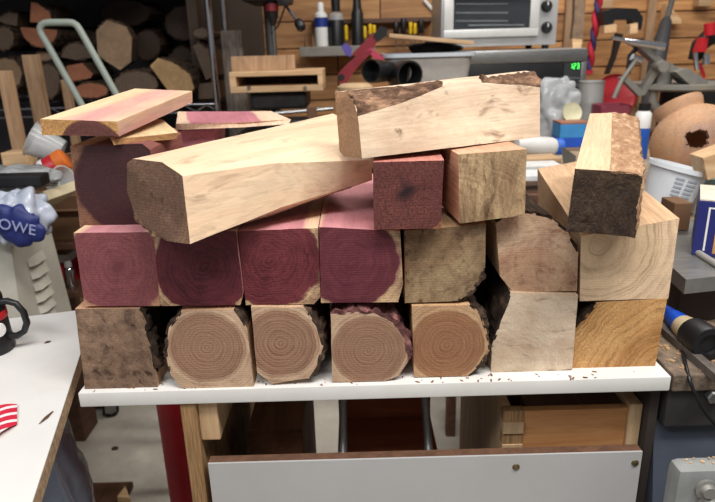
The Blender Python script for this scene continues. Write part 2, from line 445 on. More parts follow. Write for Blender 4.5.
for (lx, ly) in ((-0.21, 0.02), (-0.21, 0.34), (0.315, 0.02), (0.315, 0.34)):
    MB().bbox(lx, lx + 0.03, ly, ly + 0.03, FLOOR_Z, -0.721, 0.002).build('leg', plyw, st, wrt=SO)

# ------------------------------------------------------------------ the stack of blanks
walnutE = dict(saw=0.35, crack=0.0)
def block(label, pts, Y, pith, L, em, sm, bark=(), yaw=0.0, pY=None, **kw):
    fr = ply(pts, Y); pi = Q(pith[0], pith[1], Y)
    return timber('timber_blank', label, fr, back_of(fr, L, yaw), pi, em, sm, bark, **kw)
G1 = 'bottom row of blanks'
# bottom row
block('dark brown blank with ragged bark edge under the rosy square blank, bottom row', [(75, 309), (140, 308), (146, 322), (150, 345), (156, 372), (158, 388), (85, 390)], 0.012, (66, 420), 0.30,
      wood('end_b1', (146, 116, 96), (160, 130, 106), 0.06, 210, 0.4, 0.02, stain=(64, 46, 40), stain_amt=0.85, stain_scale=30, fleck=0.8, saw=0.2, fibre=0.12, crack=0.0),
      wood('side_b1', (196, 150, 116), (206, 164, 130), 0.06, 150, 0.3), bark=(1, 2, 3), bt=0.008, bm_=BARK_DARK, group=G1, wave=0.003)
block('tan blank with rounded bark-edged left side and even rings, bottom row', [(180, 311), (234, 309), (247, 328), (254, 388), (180, 388), (171, 374), (166, 350), (170, 328)], 0.007, (207, 347), 0.28,
      wood('end_b2', (176, 138, 112), (222, 190, 158), 0.043, 270, 0.75, 0.005, stain=(140, 104, 84), stain_amt=0.5, soft=0.003, saw=0.3, fibre=0.08),
      wood('side_b2', (196, 158, 124), None, 0.045, 120, 0.3), bark=(1, 5, 6, 7), bt=0.0035, group=G1)
block('tan blank with near perfect bullseye rings beside the pink-dusted one, bottom row', [(251, 307), (303, 307), (318, 325), (323, 346), (319, 366), (310, 378), (272, 384), (257, 372)], 0.008, (281, 343), 0.27,
      wood('end_b3', (176, 138, 112), (224, 192, 160), 0.0415, 250, 0.85, 0.005, stain=(140, 100, 80), stain_amt=0.5, soft=0.003, saw=0.35, fibre=0.08),
      wood('side_b3', (216, 180, 146), None, 0.045, 120, 0.3), bark=(1, 2, 3, 4), bt=0.0045, group=G1)
block('tan ringed blank dusted pink along its bark top, bottom row', [(331, 315), (352, 311), (374, 312), (394, 322), (407, 344), (408, 362), (398, 376), (384, 381), (332, 382)], 0.010, (369, 350), 0.29,
      wood('end_b4', (176, 138, 112), (222, 190, 158), 0.0425, 280, 0.75, 0.005, stain=(140, 100, 80), stain_amt=0.5, soft=0.003, saw=0.4, fibre=0.08),
      wood('side_b4', (206, 150, 140), None, 0.045, 120, 0.3), bark=(0, 1, 2, 3, 4), bt=0.006, bm_=barkm('bark_pink', (60, 38, 36), (176, 118, 116)), group=G1)
block('brown ringed blank with a short red check, bottom row under the bark-cornered blank', [(412, 306), (470, 305), (480, 314), (487, 330), (489, 350), (481, 365), (468, 376), (414, 377)], 0.016, (447, 345), 0.25,
      wood('end_b5', (176, 130, 96), (216, 178, 138), 0.0435, 230, 0.8, 0.006, soft=0.003, stain=(140, 92, 62), stain_amt=0.5, saw=0.2, fibre=0.1),
      wood('side_b5', (214, 172, 128), None, 0.045, 120, 0.3), bark=(1, 2, 3, 4, 5), bt=0.005, group=G1)
block('pale spalted blank with slanted left side, bottom row', [(511, 293), (578, 295), (572, 370), (491, 375), (492, 347), (500, 320)], 0.024, (470, 400), 0.26,
      wood('end_b6', (230, 208, 180), (232, 210, 184), 0.09, 120, 0.3, 0.02, stain=(176, 146, 118), stain_amt=0.7, stain_scale=22, fleck=0.7, fvec=(0.35, 1, 1.3), fscale=60, svec=(0.6, 0.4, 1.2), saw=0.0, fibre=0.07),
      wood('side_b6', (220, 192, 160), None, 0.05, 120, 0.2), bark=(4, 5), bt=0.003, bm_=BARK_DARK, group=G1)
block('orange yellow blank with broad rings at the open end of the bottom row', [(596, 303), (667, 299), (655, 366), (571, 370), (575, 330)], 0.029, (672, 380), 0.28,
      wood('end_b7', (222, 168, 108), (226, 176, 116), 0.08, 95, 0.9, 0.012, stain=(160, 104, 50), stain_amt=0.45, stain_scale=20, fibre=0.15),
      wood('side_b7', (196, 150, 100), None, 0.05, 120, 0.3), bark=(4,), bt=0.002, bm_=BARK_DARK, group=G1)
# middle row
G2 = 'middle row of blanks'
sapc = (226, 190, 148)
pinkS = wood('side_cedar', (206, 140, 146), (238, 206, 166), 0.052, 110, 0.22, 0.008, fibre=0.06, stain=(222, 160, 160), stain_amt=0.4)
block('rosy red square blank with a small knot in its middle, middle row', [(73.5, 233), (153, 232), (160, 306), (85, 306)], 0.012, (118, 266), 0.30,
      wood('end_r1', (148, 84, 86), (206, 154, 122), 0.055, 170, 0.55, 0.012, stain=(104, 54, 60), stain_amt=0.7, stain_scale=20, fleck=0.35, saw=0.4, fibre=0.15, knot=(0.014, (96, 48, 54), 1.0), soft=0.003),
      pinkS, group=G2)
block('deep maroon blank with dark swirling rings beside the rosy one, middle row', [(153.5, 233), (236, 231), (243, 292), (240, 305), (160.5, 306)], 0.009, (204, 266), 0.30,
      wood('end_r2', (112, 48, 56), sapc, 0.0555, 190, 1.0, 0.014, stain=(64, 22, 34), stain_amt=0.8, stain_scale=22, saw=0.35, fibre=0.12, soft=0.002), pinkS, group=G2)
block('maroon blank with an off-centre ring swirl and cream corner, middle row', [(237.5, 231), (318, 228), (320.5, 297), (314, 304), (246, 305)], 0.013, (270, 259), 0.31,
      wood('end_r3', (134, 62, 68), sapc, 0.057, 210, 1.0, 0.016, stain=(74, 28, 38), stain_amt=0.7, stain_scale=24, saw=0.5, fibre=0.15, soft=0.002), pinkS, group=G2)
block('purple maroon blank with cream sapwood down its edge, middle row', [(319, 227), (400, 231), (403, 284), (398, 302), (321, 303)], 0.010, (352, 262), 0.31,
      wood('end_r4', (124, 62, 70), sapc, 0.0525, 130, 0.6, 0.010, stain=(82, 34, 46), stain_amt=0.7, stain_scale=20, saw=0.6, fibre=0.12, soft=0.002), pinkS, group=G2)
block('olive brown blank with a rough bark lower corner, middle row', [(404.5, 231), (486, 224), (485, 268), (474, 290), (459, 301), (405, 303)], 0.020, (425, 222), 0.27,
      wood('end_r5', (166, 136, 102), (172, 146, 112), 0.055, 120, 0.3, 0.02, stain=(84, 60, 42), stain_amt=0.8, stain_scale=18, fleck=0.7, saw=0.2, fibre=0.1),
      wood('side_r5', (196, 160, 120), None, 0.05, 120, 0.3), bark=(2, 3), bt=0.004, group=G2)
block('pale brown round-topped blank with a reddish stain low on its end, middle row', [(496, 222), (507, 214), (526, 211), (549, 217), (568, 232), (578, 252), (577, 291), (513, 292), (500, 276)], 0.030, (528, 296), 0.22,
      wood('end_r6', (214, 176, 142), (222, 190, 158), 0.06, 120, 0.4, 0.015, stain=(126, 78, 60), stain_amt=0.8, stain_scale=12, fleck=0.5, fibre=0.07, saw=0.2),
      wood('side_r6', (206, 170, 134), None, 0.05, 120, 0.3), bark=(0, 1, 2, 3, 4), bt=0.002, bm_=BARK_DARK, group=G2)
fr = [Q(581, 236, 0.030), Q(679.5, 218.5, 0.030), Q(668, 298.5, 0.030), Q(580, 301, 0.030)]
tl = QZ(537.5, 168.5, fr[0].z + 0.002)
dv = tl - fr[0]
timber('timber_blank', 'clean light tan square blank with wide pale rings under the bark-backed offcut', fr, [p + dv for p in fr], Q(600, 245, 0.03),
       wood('end_r7', (238, 206, 168), (240, 208, 172), 0.07, 75, 0.6, 0.008, fibre=0.05, saw=0.1), wood('side_r7', (230, 190, 150), None, 0.05, 70, 0.25, 0.008), group=G2)
# upper pieces
GU = 'pieces lying loose on top of the stack'
fr = ply([(70, 146), (142, 143.5), (150, 150), (153, 165), (150, 227), (80, 227)], 0.042)
timber('timber_blank', 'very dark purple blank on the rosy one, under the two short boards', fr, back_of(fr, 0.13), Q(125, 185, 0.022),
       wood('end_t1', (70, 40, 42), (150, 106, 82), 0.062, 140, 0.4, 0.012, stain=(58, 30, 34), stain_amt=0.6, fibre=0.15, saw=0.2, soft=0.003), wood('side_t1', (150, 92, 84), (214, 176, 134), 0.058, 120, 0.3), group=GU)
# long pale log section lying askew
En = [Q(127, 163, 0), Q(133, 159, 0), Q(162, 162, -.015), Q(182.5, 176, -.035), Q(190, 244, -.05), Q(167, 241, -.04), Q(142, 226, -.015), Q(134, 213, -.005), Q(127, 191, 0)]
Ef = [Q(331, 116, .235), Q(333, 113.5, .235), Q(352, 122, .17), Q(372, 160, .065), Q(372, 180, .08), Q(352, 187, .10), Q(340, 178, .16), Q(336, 166, .2), Q(332, 140, .235)]
Em = [a.lerp(b, 0.5) for a, b in zip(En, Ef)]
Em[3] = Q(272, 163.5, .02); Em[4] = Q(282, 207, .022); Em[5] = Q(268, 217, .045)
timber('log_section', 'long pale half-squared log section with dark sawn end lying askew across the stack', En, Ef, Q(170, 200, -0.01) + V(0.01, 0.02, 0),
       wood('end_e', (118, 90, 72), (134, 102, 80), 0.05, 160, 0.4, 0.015, fleck=0.5, stain=(88, 64, 52), stain_amt=0.6, stain_scale=26, fibre=0.2, saw=0.3),
       wood('side_e', (238, 212, 178), (240, 214, 180), 0.05, 90, 0.28, 0.02, fibre=0.04, stain=(214, 170, 136), stain_amt=0.55, stain_scale=12, stretch=0.2, fleck=0.35, fvec=(1, 0.25, 1), fscale=70), bark=(5, 6), bt=0.004, bm_=BARK_RED, group=GU, cat='log', mids=((0.5, Em),))
# red cedar cube-ended blank
fr = ply([(373, 162), (444, 160.5), (441, 228.5), (374, 229.5)], -0.002)
timber('timber_blank', 'dull red square blank with a dark star check, under the top beam', fr, back_of(fr, 0.20, 3), Q(407, 191, -0.002),
       wood('end_g', (128, 74, 68), (176, 116, 84), 0.049, 130, 0.3, 0.022, stain=(92, 50, 48), stain_amt=0.7, stain_scale=40, fleck=0.5, fibre=0.3, saw=0.1, knot=(0.013, (40, 24, 28), 1.2), soft=0.002, crack=0.25),
       wood('side_g', (214, 142, 128), None, 0.05, 120, 0.2), group=GU)
fr = [Q(458.5, 154.5, .004), Q(527, 149, .004), Q(525, 213.5, .010), Q(512, 217, .010), Q(460, 223.5, .010)]
timber('timber_blank', 'grey brown weathered square blank with streaky end beside the dull red one', fr, back_of(fr, 0.10, -6), Q(436, 250, .004),
       wood('end_h', (210, 178, 136), (214, 182, 140), 0.07, 120, 0.5, 0.02, stain=(98, 72, 50), stain_amt=0.9, stain_scale=26, svec=(1.5, 0.4, 0.4), fleck=0.8, fvec=(1.4, .4, .5), fscale=60, fibre=0.12),
       wood('side_h', (232, 180, 146), None, 0.05, 120, 0.2), group=GU)
# top beam
Fn = [Q(335, 92, .055), Q(347, 91.5, .032), Q(354, 102, .012), Q(358, 116, .002), Q(362, 158.5, -.004), Q(344, 156.5, .04), Q(339.5, 151, .055)]
Ff = [Q(526, 70.5, .13), Q(533, 72, .112), Q(538, 79, .09), Q(540, 87, .078), Q(540, 137, .072), Q(532, 134, .11), Q(526, 132, .13)]
def fmid(t, c, d, e):
    r = [a.lerp(b, t) for a, b in zip(Fn, Ff)]
    r[1] = r[0].lerp(r[1], c); k = r[3].copy(); r[3] = r[1].lerp(k, e) + V(0, -0.004 * e, 0); r[2] = r[1].lerp(r[3], 0.5) + V(0, 0, d); return r
F1 = fmid(0.22, 1.0, 0.001, 0.75); F2 = fmid(0.5, 1.25, 0.001, 0.16); F3 = fmid(0.72, 1.2, 0.001, 0.3)
timber('beam_offcut', 'pale squared beam offcut with scaly bark corner lying topmost across two blanks', Fn, Ff, Q(340, 175, .02),
       wood('end_f', (190, 148, 114), (200, 158, 122), 0.08, 100, 0.35, 0.01, fibre=0.15),
       wood('side_f', (240, 214, 184), (242, 216, 188), 0.07, 75, 0.25, 0.02, fibre=0.08, stain=(170, 134, 104), stain_amt=0.5, stain_scale=16, svec=(1, 0.55, 0.8), fleck=0.75, fvec=(1, 0.5, 0.9), fscale=48), bark=(1, 2), bt=0.004, bm_=BARK_RED, group=GU, cat='beam', branges=((0.0, 0.47), (0.68, 1.0)), mids=((0.22, F1), (0.5, F2), (0.72, F3)))
# bark-backed offcut at the other end
In = [Q(575, 168.5, -.03), Q(610, 171, -.03), Q(643, 176, -.03), Q(640, 200, -.03), Q(634, 237, -.03), Q(566, 231.5, -.03)]
If = [Q(590, 113.5, .25), Q(612, 113, .25), Q(636, 117, .25), Q(639, 130, .25), Q(636, 160, .25), Q(586, 156, .25)]
timber('beam_offcut', 'pale offcut with dark rough end and bark ridge, on the clean tan blank', In, If, Q(560, 250, -.03),
       wood('end_i', (86, 68, 54), (96, 76, 58), 0.08, 160, 0.5, 0.02, stain=(44, 33, 27), stain_amt=0.8, stain_scale=40, fibre=0.3, crack=0.6, bump=0.9),
       wood('side_i', (234, 202, 164), (238, 204, 166), 0.07, 90, 0.3, 0.02, fibre=0.1, stain=(188, 150, 116), stain_amt=0.4), bark=(1, 2, 3), bt=0.0022, bm_=barkm('bark_tan', (140, 100, 72), (236, 198, 160), 110), group=GU, cat='beam', roughend=0.003, wave=0.002)
# short boards on the dark blank
boardE = wood('end_a', (110, 66, 60), (206, 156, 96), 0.034, 150, 0.5, 0.004, fibre=0.2, soft=0.0015, stain=(90, 54, 46), stain_amt=0.4)
boardS = wood('side_a', (224, 166, 158), (244, 214, 172), 0.040, 90, 0.2, 0.02, fibre=0.06, soft=0.012)
fr = [Q(40, 119, .03), Q(117, 121.5, .03), Q(119, 136.5, .03), Q(42, 135, .03)]
bk = [Q(135, 88.5, .27), Q(192, 91, .27), Q(192.5, 102.5, .27), Q(136, 100, .27)]
timber('short_board', 'thick short board with rosy heart, topmost on the very dark blank', fr, bk, Q(92, 152, .03), boardE, boardS, group=GU, cat='board', bark=())
fr = [Q(112, 139.5, .033), Q(178, 132.6, .10), Q(177, 139, .10), Q(114, 145, .033)]
bk = [Q(103, 124, .17), Q(162, 119, .20), Q(162, 124, .20), Q(105, 130, .17)]
timber('short_board', 'thin pale short board sandwiched under the thick rosy one', fr, bk, Q(150, 190, .06), wood('end_bd', (206, 156, 106), None, 1, 150, 0.4), wood('side_bd', (240, 208, 162), None, 1, 90, 0.2, fibre=0.07), group=GU, cat='board')
fr = [Q(176, 124, .30), Q(176, 130, .30), Q(240, 127.5, .30), Q(289, 124, .33), Q(291, 119.5, .34), Q(240, 122.5, .31)]
bk = [Q(178, 111.5, .46), Q(178, 115, .46), Q(232, 115, .46), Q(270, 114, .46), Q(271, 111, .46), Q(232, 111.5, .46)]
timber('short_board', 'thin pink board with cream edges behind the pale log section', fr, bk, Q(225, 126, .34), wood('end_c', (236, 200, 170), None, 1, 150, 0.3), wood('side_c', (206, 132, 142), (240, 206, 176), 0.055, 80, 0.2, 0.01, fibre=0.05), group=GU, cat='board')
fr = ply([(180, 131), (214, 129.5), (213, 182), (183, 184)], 0.315)
timber('timber_blank', 'pink blank standing behind the stack under the thin pink board', fr, back_of(fr, 0.09), Q(196, 150, 0.315), wood('end_d', (196, 130, 138), None, 1, 120, 0.3), pinkS, group=GU)
# chips of bark fallen on the white board
cb = MB(); rr = random.Random(3)
for i in range(70):
    x = rr.uniform(-0.32, 0.34); y = rr.uniform(0.006, 0.020) if rr.random() < 0.75 else rr.uniform(0.0045, 0.008)
    s = rr.uniform(0.0004, 0.0017); M = T(x, y - 0.0, s * 0.3) @ RZ(rr.uniform(0, 180)) @ RX(rr.uniform(-15, 15))
    cb.box(-s * 1.6, s * 1.6, -s * .6, s * .6, -s * .25, s * .25, 0, M)
tag(cb.build('bark_crumbs', pm('crumb', (120, 78, 56), 0.9, var=0.4)), 'brown crumbs of bark and sawdust along the white board', 'wood chips', kind='stuff')

# ================================================================== common materials
steel = pm('brushed_steel', (150, 150, 148), 0.35, 0.9, var=0.15, vscale=40, stretch=(1, 1, 8))
silver = pm('silver_paint', (186, 186, 186), 0.35, 0.45, var=0.05)
chrome = pm('chrome', (210, 210, 214), 0.12, 1.0, var=0.03)
black = pm('black_plastic', (24, 24, 26), 0.4, var=0.2)
blackrub = pm('black_rubber', (18, 18, 19), 0.7, var=0.2)
iron = pm('dark_iron', (46, 45, 46), 0.5, 0.6, var=0.25, dirt=(90, 78, 66), dirt_amt=0.3)
castgrey = pm('cast_grey', (132, 130, 124), 0.55, 0.3, var=0.15, dirt=(170, 154, 130), dirt_amt=0.5)
red = pm('red_paint', (176, 30, 40), 0.4, var=0.12)
darkred = pm('dark_red_plastic', (120, 30, 40), 0.45, var=0.15)
paleply = plankm('pale_board', (186, 146, 104), (226, 192, 150), 2.0, 0)
palepost = plankm('pale_post', (150, 116, 86), (196, 160, 124), 2.0, 2)
whitep = pm('white_plastic', (226, 226, 224), 0.35, var=0.03)
yellow = pm('yellow_plastic', (226, 186, 30), 0.4)
blue = pm('blue_print', (34, 92, 186), 0.45, var=0.1)
def film(name, c, a):   # thin translucent plastic
    return pm(name, c, 0.18, var=0.05, alpha=a)
clearp = film('clear_plastic', (214, 216, 216), 0.42)
milky = pm('milky_plastic', (222, 226, 230), 0.35, var=0.04, alpha=0.86)

def pxroot(name, label, cat, px, py, Y, group=None, rz=0.0):
    """an Empty at the photographed base point; returns it with metres per pixel there"""
    p = Q(px, py, Y); return thing(name, label, cat, p, rz, group), U(px, py, Y), p
def crumple(verts, amp, sc, k=0):
    for p in verts:
        d = V(nz(p, sc, k), nz(p, sc, k + 1), nz(p, sc, k + 2)); p += d * amp
def blob(rx, ry, rz_, seg=36, rings=22, amp=0.15, sc=14, k=0, flat=None, cen=(0, 0, 0)):
    """crumpled closed bag"""
    mb = MB(); R = []
    for i in range(rings + 1):
        th = PI * i / rings; r = max(1e-4, math.sin(th) ** 0.8); z = -math.cos(th)
        ring = []
        for j in range(seg):
            a = 2 * PI * j / seg
            p = V(rx * r * math.cos(a), ry * r * math.sin(a), rz_ * z)
            s = 1 + amp * (abs(nz(p, sc, k)) * 2 - 0.6 + 0.5 * nz(p, sc * 2.3, k + 3))
            p = p * s
            if flat is not None and p.z < flat: p.z = flat
            ring.append(p + V(*cen))
        R.append(ring)
    mb.loft(R, 0, 0, 0); return mb
def text_mesh(body, size, mat, parent, M, name='lettering'):
    cu = bpy.data.curves.new('lettering_curve', 'FONT'); cu.body = body; cu.size = size; cu.extrude = size * 0.01
    cu.align_x = 'CENTER'; cu.align_y = 'CENTER'
    t = bpy.data.objects.new('lettering_tmp', cu); col.objects.link(t)
    dg = bpy.context.evaluated_depsgraph_get(); me = bpy.data.meshes.new_from_object(t.evaluated_get(dg))
    bpy.data.objects.remove(t, do_unlink=True); bpy.data.curves.remove(cu)
    me.name = name; me.materials.clear(); me.materials.append(mat)
    o = bpy.data.objects.new(name, me); col.objects.link(o); o.parent = parent; o.matrix_local = M; return o

# ================================================================== left bench
tA, tB = V(-0.293, -0.178, 0), V(-0.357, 0.064, 0)
dn = (tB - tA).normalized(); lf = V(-dn.y, dn.x, 0)
far = tA + dn * 0.447; near = tA - dn * 0.55
tb = thing('side_table', 'white melamine table with raw chipboard edge beside the stand', 'table', (far.x - 0.4, far.y - 0.4, FLOOR_Z))
TO = V(far.x - 0.4, far.y - 0.4, FLOOR_Z)
def tblock(mb, a0, a1, l0, l1, z0, z1):
    mb.prism([tA + dn * a0 + lf * l0 + V(0, 0, z0), tA + dn * a1 + lf * l0 + V(0, 0, z0), tA + dn * a1 + lf * l1 + V(0, 0, z0), tA + dn * a0 + lf * l1 + V(0, 0, z0)], (0, 0, z1 - z0)); return mb
tblock(MB(), -0.55, 0.447, 0.0, 1.1, -0.0012, 0.0).build('laminate_top', melamine, tb, wrt=TO)
tblock(MB(), -0.55, 0.447, 0.0, 1.1, -0.019, -0.0013).build('chipboard_core', chipb, tb, wrt=TO)
for a, l in ((-0.5, 0.07), (0.36, 0.07), (-0.5, 1.0), (0.36, 1.0)):
    tblock(MB(), a, a + 0.05, l, l + 0.05, FLOOR_Z, -0.0192).build('leg', palepost, tb, wrt=TO)
# black mug with handle on the table
mg, u, p = pxroot('travel_mug', 'black mug with big loop handle on the white table', 'mug', -6, 352, 0.10)
p = QZ(-10, 350, 0.0); mg.location = p; r = 0.030
MB().lathe([(0.0, 0), (r * 1.02, 0), (r * 1.05, 0.004), (r * 1.05, 0.016), (r, 0.02), (r * 0.93, 0.075), (r * 0.9, 0.078), (r * 0.85, 0.075), (r * 0.85, 0.06), (0, 0.06)], 32).build('body', black, mg, smooth=35)
hp = [V(r * 0.95, 0, 0.020), V(r * 1.35, 0, 0.020), V(r * 1.7, 0, 0.026), V(r * 1.9, 0, 0.038), V(r * 1.85, 0, 0.054), V(r * 1.6, 0, 0.066), V(r * 1.25, 0, 0.070), V(r * 0.9, 0, 0.068)]
MB().tube(hp, [0.005, 0.0045, 0.0042, 0.0045, 0.0045, 0.0042, 0.0045, 0.005], 10).build('handle', black, mg, smooth=60)
MB().lathe([(r * 0.985, 0.046), (r * 1.0, 0.047), (r * 0.985, 0.056), (r * 0.97, 0.0565)], 32, cap=False).build('red_band', red, mg, smooth=40, label='red band around the mug')
MB().lathe([(0, 0.0035), (0.008, 0.003), (0.010, 0.0)], 18, M=T(r * 0.86, -r * 0.42, 0.034) @ RZ(-26) @ RY(90)).build('badge', whitep, mg, smooth=40, label='round white badge')
# red striped card
sp = [QZ(-14, 412, 0.003), QZ(17, 404, 0.003), QZ(17, 424, 0.002), QZ(-14, 446, 0.002)]
m, nt, b = newmat('red_stripes'); vv = coords(nt); w = nt.nodes.new('ShaderNodeSeparateXYZ'); nt.links.new(vv, w.inputs[0])
sw = mathn(nt, 'FRACT', mathn(nt, 'MULTIPLY', w.outputs[1], 72.0)); rs = ramp(nt, [(0.0, lin((232, 228, 226))), (0.35, lin((206, 40, 66)))]); rs.color_ramp.interpolation = 'CONSTANT'
nt.links.new(sw, rs.inputs[0]); nt.links.new(rs.outputs[0], b.inputs['Base Color']); b.inputs['Roughness'].default_value = 0.4
cw = MB(); c0 = sum(sp, V(0, 0, 0)) / 4
rg = []
for i in range(7):
    t = i / 6; a = sp[0].lerp(sp[1], t); d = sp[3].lerp(sp[2], t); bend = 0.004 * math.sin(t * PI)
    rg.append([a + V(0, 0, bend), d + V(0, 0, bend), d + V(0, 0, bend - .0006), a + V(0, 0, bend - .0006)])
cw.loft(rg, 0, 0, 0)
card = cw.build('striped_card', m, wrt=Matrix.Rotation(-math.radians(50), 4, 'Z') @ Matrix.Translation(-c0), smooth=30); card.matrix_world = Matrix.Translation(c0) @ Matrix.Rotation(math.radians(50), 4, 'Z')
tag(card, 'red and white striped card lying flat on the white table', 'card')
# splinters on the table
for (a, b_, l) in (((39, 424), (53, 411), 'long dark wood splinter on the white table'), ((44, 343), (51, 341), 'short dark wood chip on the white table near the mug')):
    A, B = QZ(*a, 0.0012), QZ(*b_, 0.0012); d = (B - A); s = V(-d.y, d.x, 0).normalized() * 0.0022
    k = MB().loft([[A, A + V(0, 0, .0006), A + s * .2], [A.lerp(B, .5) - s, A.lerp(B, .5) + V(0, 0, .0018), A.lerp(B, .5) + s], [B - s * .3, B + V(0, 0, .0006), B + s * .3]], 0, 0, 0).build('wood_splinter', pm('splinter', (92, 62, 44), 0.9), wrt=A)
    k.location = A; tag(k, l, 'splinter', 'splinters on the white table')
# grey bag hanging under the table edge
bgm = pm('grey_bag_film', (104, 112, 126), 0.25, var=0.25, vscale=18, alpha=0.93)
R = []
for i in range(26):
    t = i / 25; z = -0.021 - t * 0.50; ring = []
    for j in range(40):
        a = 2 * PI * j / 40
        q = V(-0.405 + (0.040 + 0.012 * math.sin(min(1, t * 1.4) * PI / 2)) * math.cos(a) + 0.006 * t - 0.25 * 0.13 * math.sin(a), 0.0 + 0.13 * math.sin(a), z)
        f = nz(V(math.cos(a) * 0.09, math.sin(a) * 0.09, z * 0.25), 22, 4) * 0.020 + nz(q, 30, 6) * 0.008
        q += V(math.cos(a), math.sin(a), 0) * f
        ring.append(q)
    R.append(ring)
o = MB().loft(R, 0, None, 0).build('waste_bag', bgm, smooth=80, wrt=(-0.39, 0.05, -0.5)); o.location = (-0.39, 0.05, -0.5)
tag(o, 'smoky grey plastic bag hanging below the chipboard table edge', 'bag')

# ================================================================== machine cabinet with louvres, and the things on it
XC = -0.70; pt = QX(47, 215, XC); pb = QX(69, 312, XC); pn = QX(16, 268, XC)
cream = pm('cream_enamel', (196, 192, 178), 0.45, var=0.06, dirt=(140, 130, 115), dirt_amt=0.35, vscale=10)
ct = pt.z; cy1 = pt.y; cy0 = pn.y
mc = thing('machine_cabinet', 'cream steel machine base with slanting louvres behind the table', 'cabinet', (XC - 0.25, (cy0 + cy1) / 2, FLOOR_Z))
MO = V(XC - 0.25, (cy0 + cy1) / 2, FLOOR_Z)
MB().prism([V(XC, cy0, ct), V(XC, cy1, ct), V(XC, cy1 + 0.03, ct - .25), V(XC, cy1 - 0.12, ct - .34), V(XC, cy1 - 0.12, FLOOR_Z), V(XC, cy0 - 0.10, FLOOR_Z)], (-0.5, 0, 0)).build('body', cream, mc, wrt=MO)
for i, (a, b_) in enumerate((((28, 266), (44, 255)), ((31, 278), (47, 267)), ((34, 290), (49, 279)), ((36, 301), (52, 290)), ((39, 312), (54, 301)), ((42, 324), (56, 313)))):
    A, B = QX(*a, XC), QX(*b_, XC); y0, y1, z = A.y, B.y, (A.z + B.z) / 2
    mb = MB(); rg = []
    for j in range(7):
        t = j / 6; yy = y0 + (y1 - y0) * t; h = math.sin(min(1, min(t, 1 - t) * 8 + 0.15) * PI / 2)
        rg.append([V(XC + .0003, yy, z + .014), V(XC + .006 * h, yy, z + .006), V(XC + .012 * h, yy, z - .003), V(XC + .0003, yy, z - .005)])
    mb.loft(rg, 0, 0, 0).build('louvre', cream, mc, wrt=MO, smooth=40)
MB().bbox(XC - 0.52, XC + 0.012, cy0 - 0.02, cy1 + 0.012, ct + 0.0005, ct + 0.012, 0.003).build('top_plate', pm('worn_steel', (120, 116, 108), 0.5, 0.5), mc, wrt=MO)
CT = ct + 0.0125
# blue printed plastic bag slumping over the cabinet edge
bp = Q(14, 222, 0.52)
bag = blob(0.072, 0.05, 0.058, seg=72, rings=44, amp=0.30, sc=24, k=2).build('shopping_bag', pm('cloudy_bag', (176, 182, 196), 0.25, var=0.12, vscale=20), smooth=70)
bag.location = bp + V(-0.006, 0.02, 0.006); tag(bag, 'crumpled clear and blue shopping bag with white lettering on the cream cabinet', 'bag')
bl = blob(0.050, 0.014, 0.037, amp=0.26, sc=26, k=4, seg=60, rings=36)
bl.build('blue_print', pm('blue_bag_print', (34, 44, 104), 0.5, var=0.2, vscale=25), bag, smooth=70, loc=V(0.026, -0.046, -0.004), rot=(0, math.radians(14), 0), label='dark blue printed patch')
text_mesh("LOWE", 0.029, pm('bag_letters', (150, 158, 196), 0.5), bag, T(0.028, -0.0640, -0.003) @ RY(14) @ RX(90))
wrap = blob(0.105, 0.06, 0.028, amp=0.35, sc=20, k=9).build('plastic_wrap', pm('grey_wrap', (150, 152, 152), 0.2, var=0.35, vscale=22, alpha=0.9), smooth=60)
wrap.location = Q(14, 178, 0.68); tag(wrap, 'crumpled clear plastic wrap heaped above the blue printed bag', 'plastic wrap')
for (a, b_) in (((6, 181), (30, 181)),):
    A, B = Q(*a, 0.59), Q(*b_, 0.59)
    o = MB().bbox(-0.07, 0.05, -0.01, 0.03, -0.012, 0.012, 0.004).build('black_box', black, loc=A.lerp(B, .5)); tag(o, 'flat black case lying in the clear plastic wrap', 'case')
A = Q(50, 198, 0.72)
o = MB().bbox(-0.042, 0.042, -0.06, 0.06, -0.011, 0.011, 0.002).build('board_scrap', pm('cream_board', (206, 192, 160), 0.7), loc=A, rot=(0, math.radians(-28), math.radians(-12))); tag(o, 'cream board scrap tilted beside the blue printed bag', 'board')
# low shelving behind with box, cans and plastics
SR = V(-0.86, 1.0, FLOOR_Z)
sh = thing('storage_shelf', 'dark low shelving behind the cream cabinet', 'shelf', SR)
zs1 = Q(66, 284, 0.92).z; zs2 = Q(66, 237, 0.92).z
for z in (zs1, zs2): MB().bbox(-1.25, -0.47, 0.86, 1.12, z - 0.016, z, 0.002).build('shelf_board', darkwood, sh, wrt=SR)
for x in (-1.25, -0.50):
    for y in (0.87, 1.09): MB().bbox(x, x + 0.025, y, y + 0.025, FLOOR_Z, zs1 - 0.0163, 0.002).build('leg', darkwood, sh, wrt=SR); MB().bbox(x, x + 0.025, y, y + 0.025, zs1 + .0003, zs2 - 0.0163, 0.002).build('post', darkwood, sh, wrt=SR)
cardb = pm('cardboard', (112, 82, 58), 0.85, var=0.1, vscale=6)
cb0 = Q(52, 236, 0.93); cb1 = Q(84, 192, 0.93)
cbx = thing('cardboard_box', 'brown cardboard box on the dark shelving', 'box', (cb0.x + 0.12, 0.99, zs2))
hC = cb1.z - zs2
MB().bbox(-0.16, 0.12, -0.10, 0.12, 0.0005, hC, 0.002).build('carton', cardb, cbx)
MB().box(-0.16, 0.12, -0.12, -0.101, hC - .035, hC - .033).build('flap', cardb, cbx)
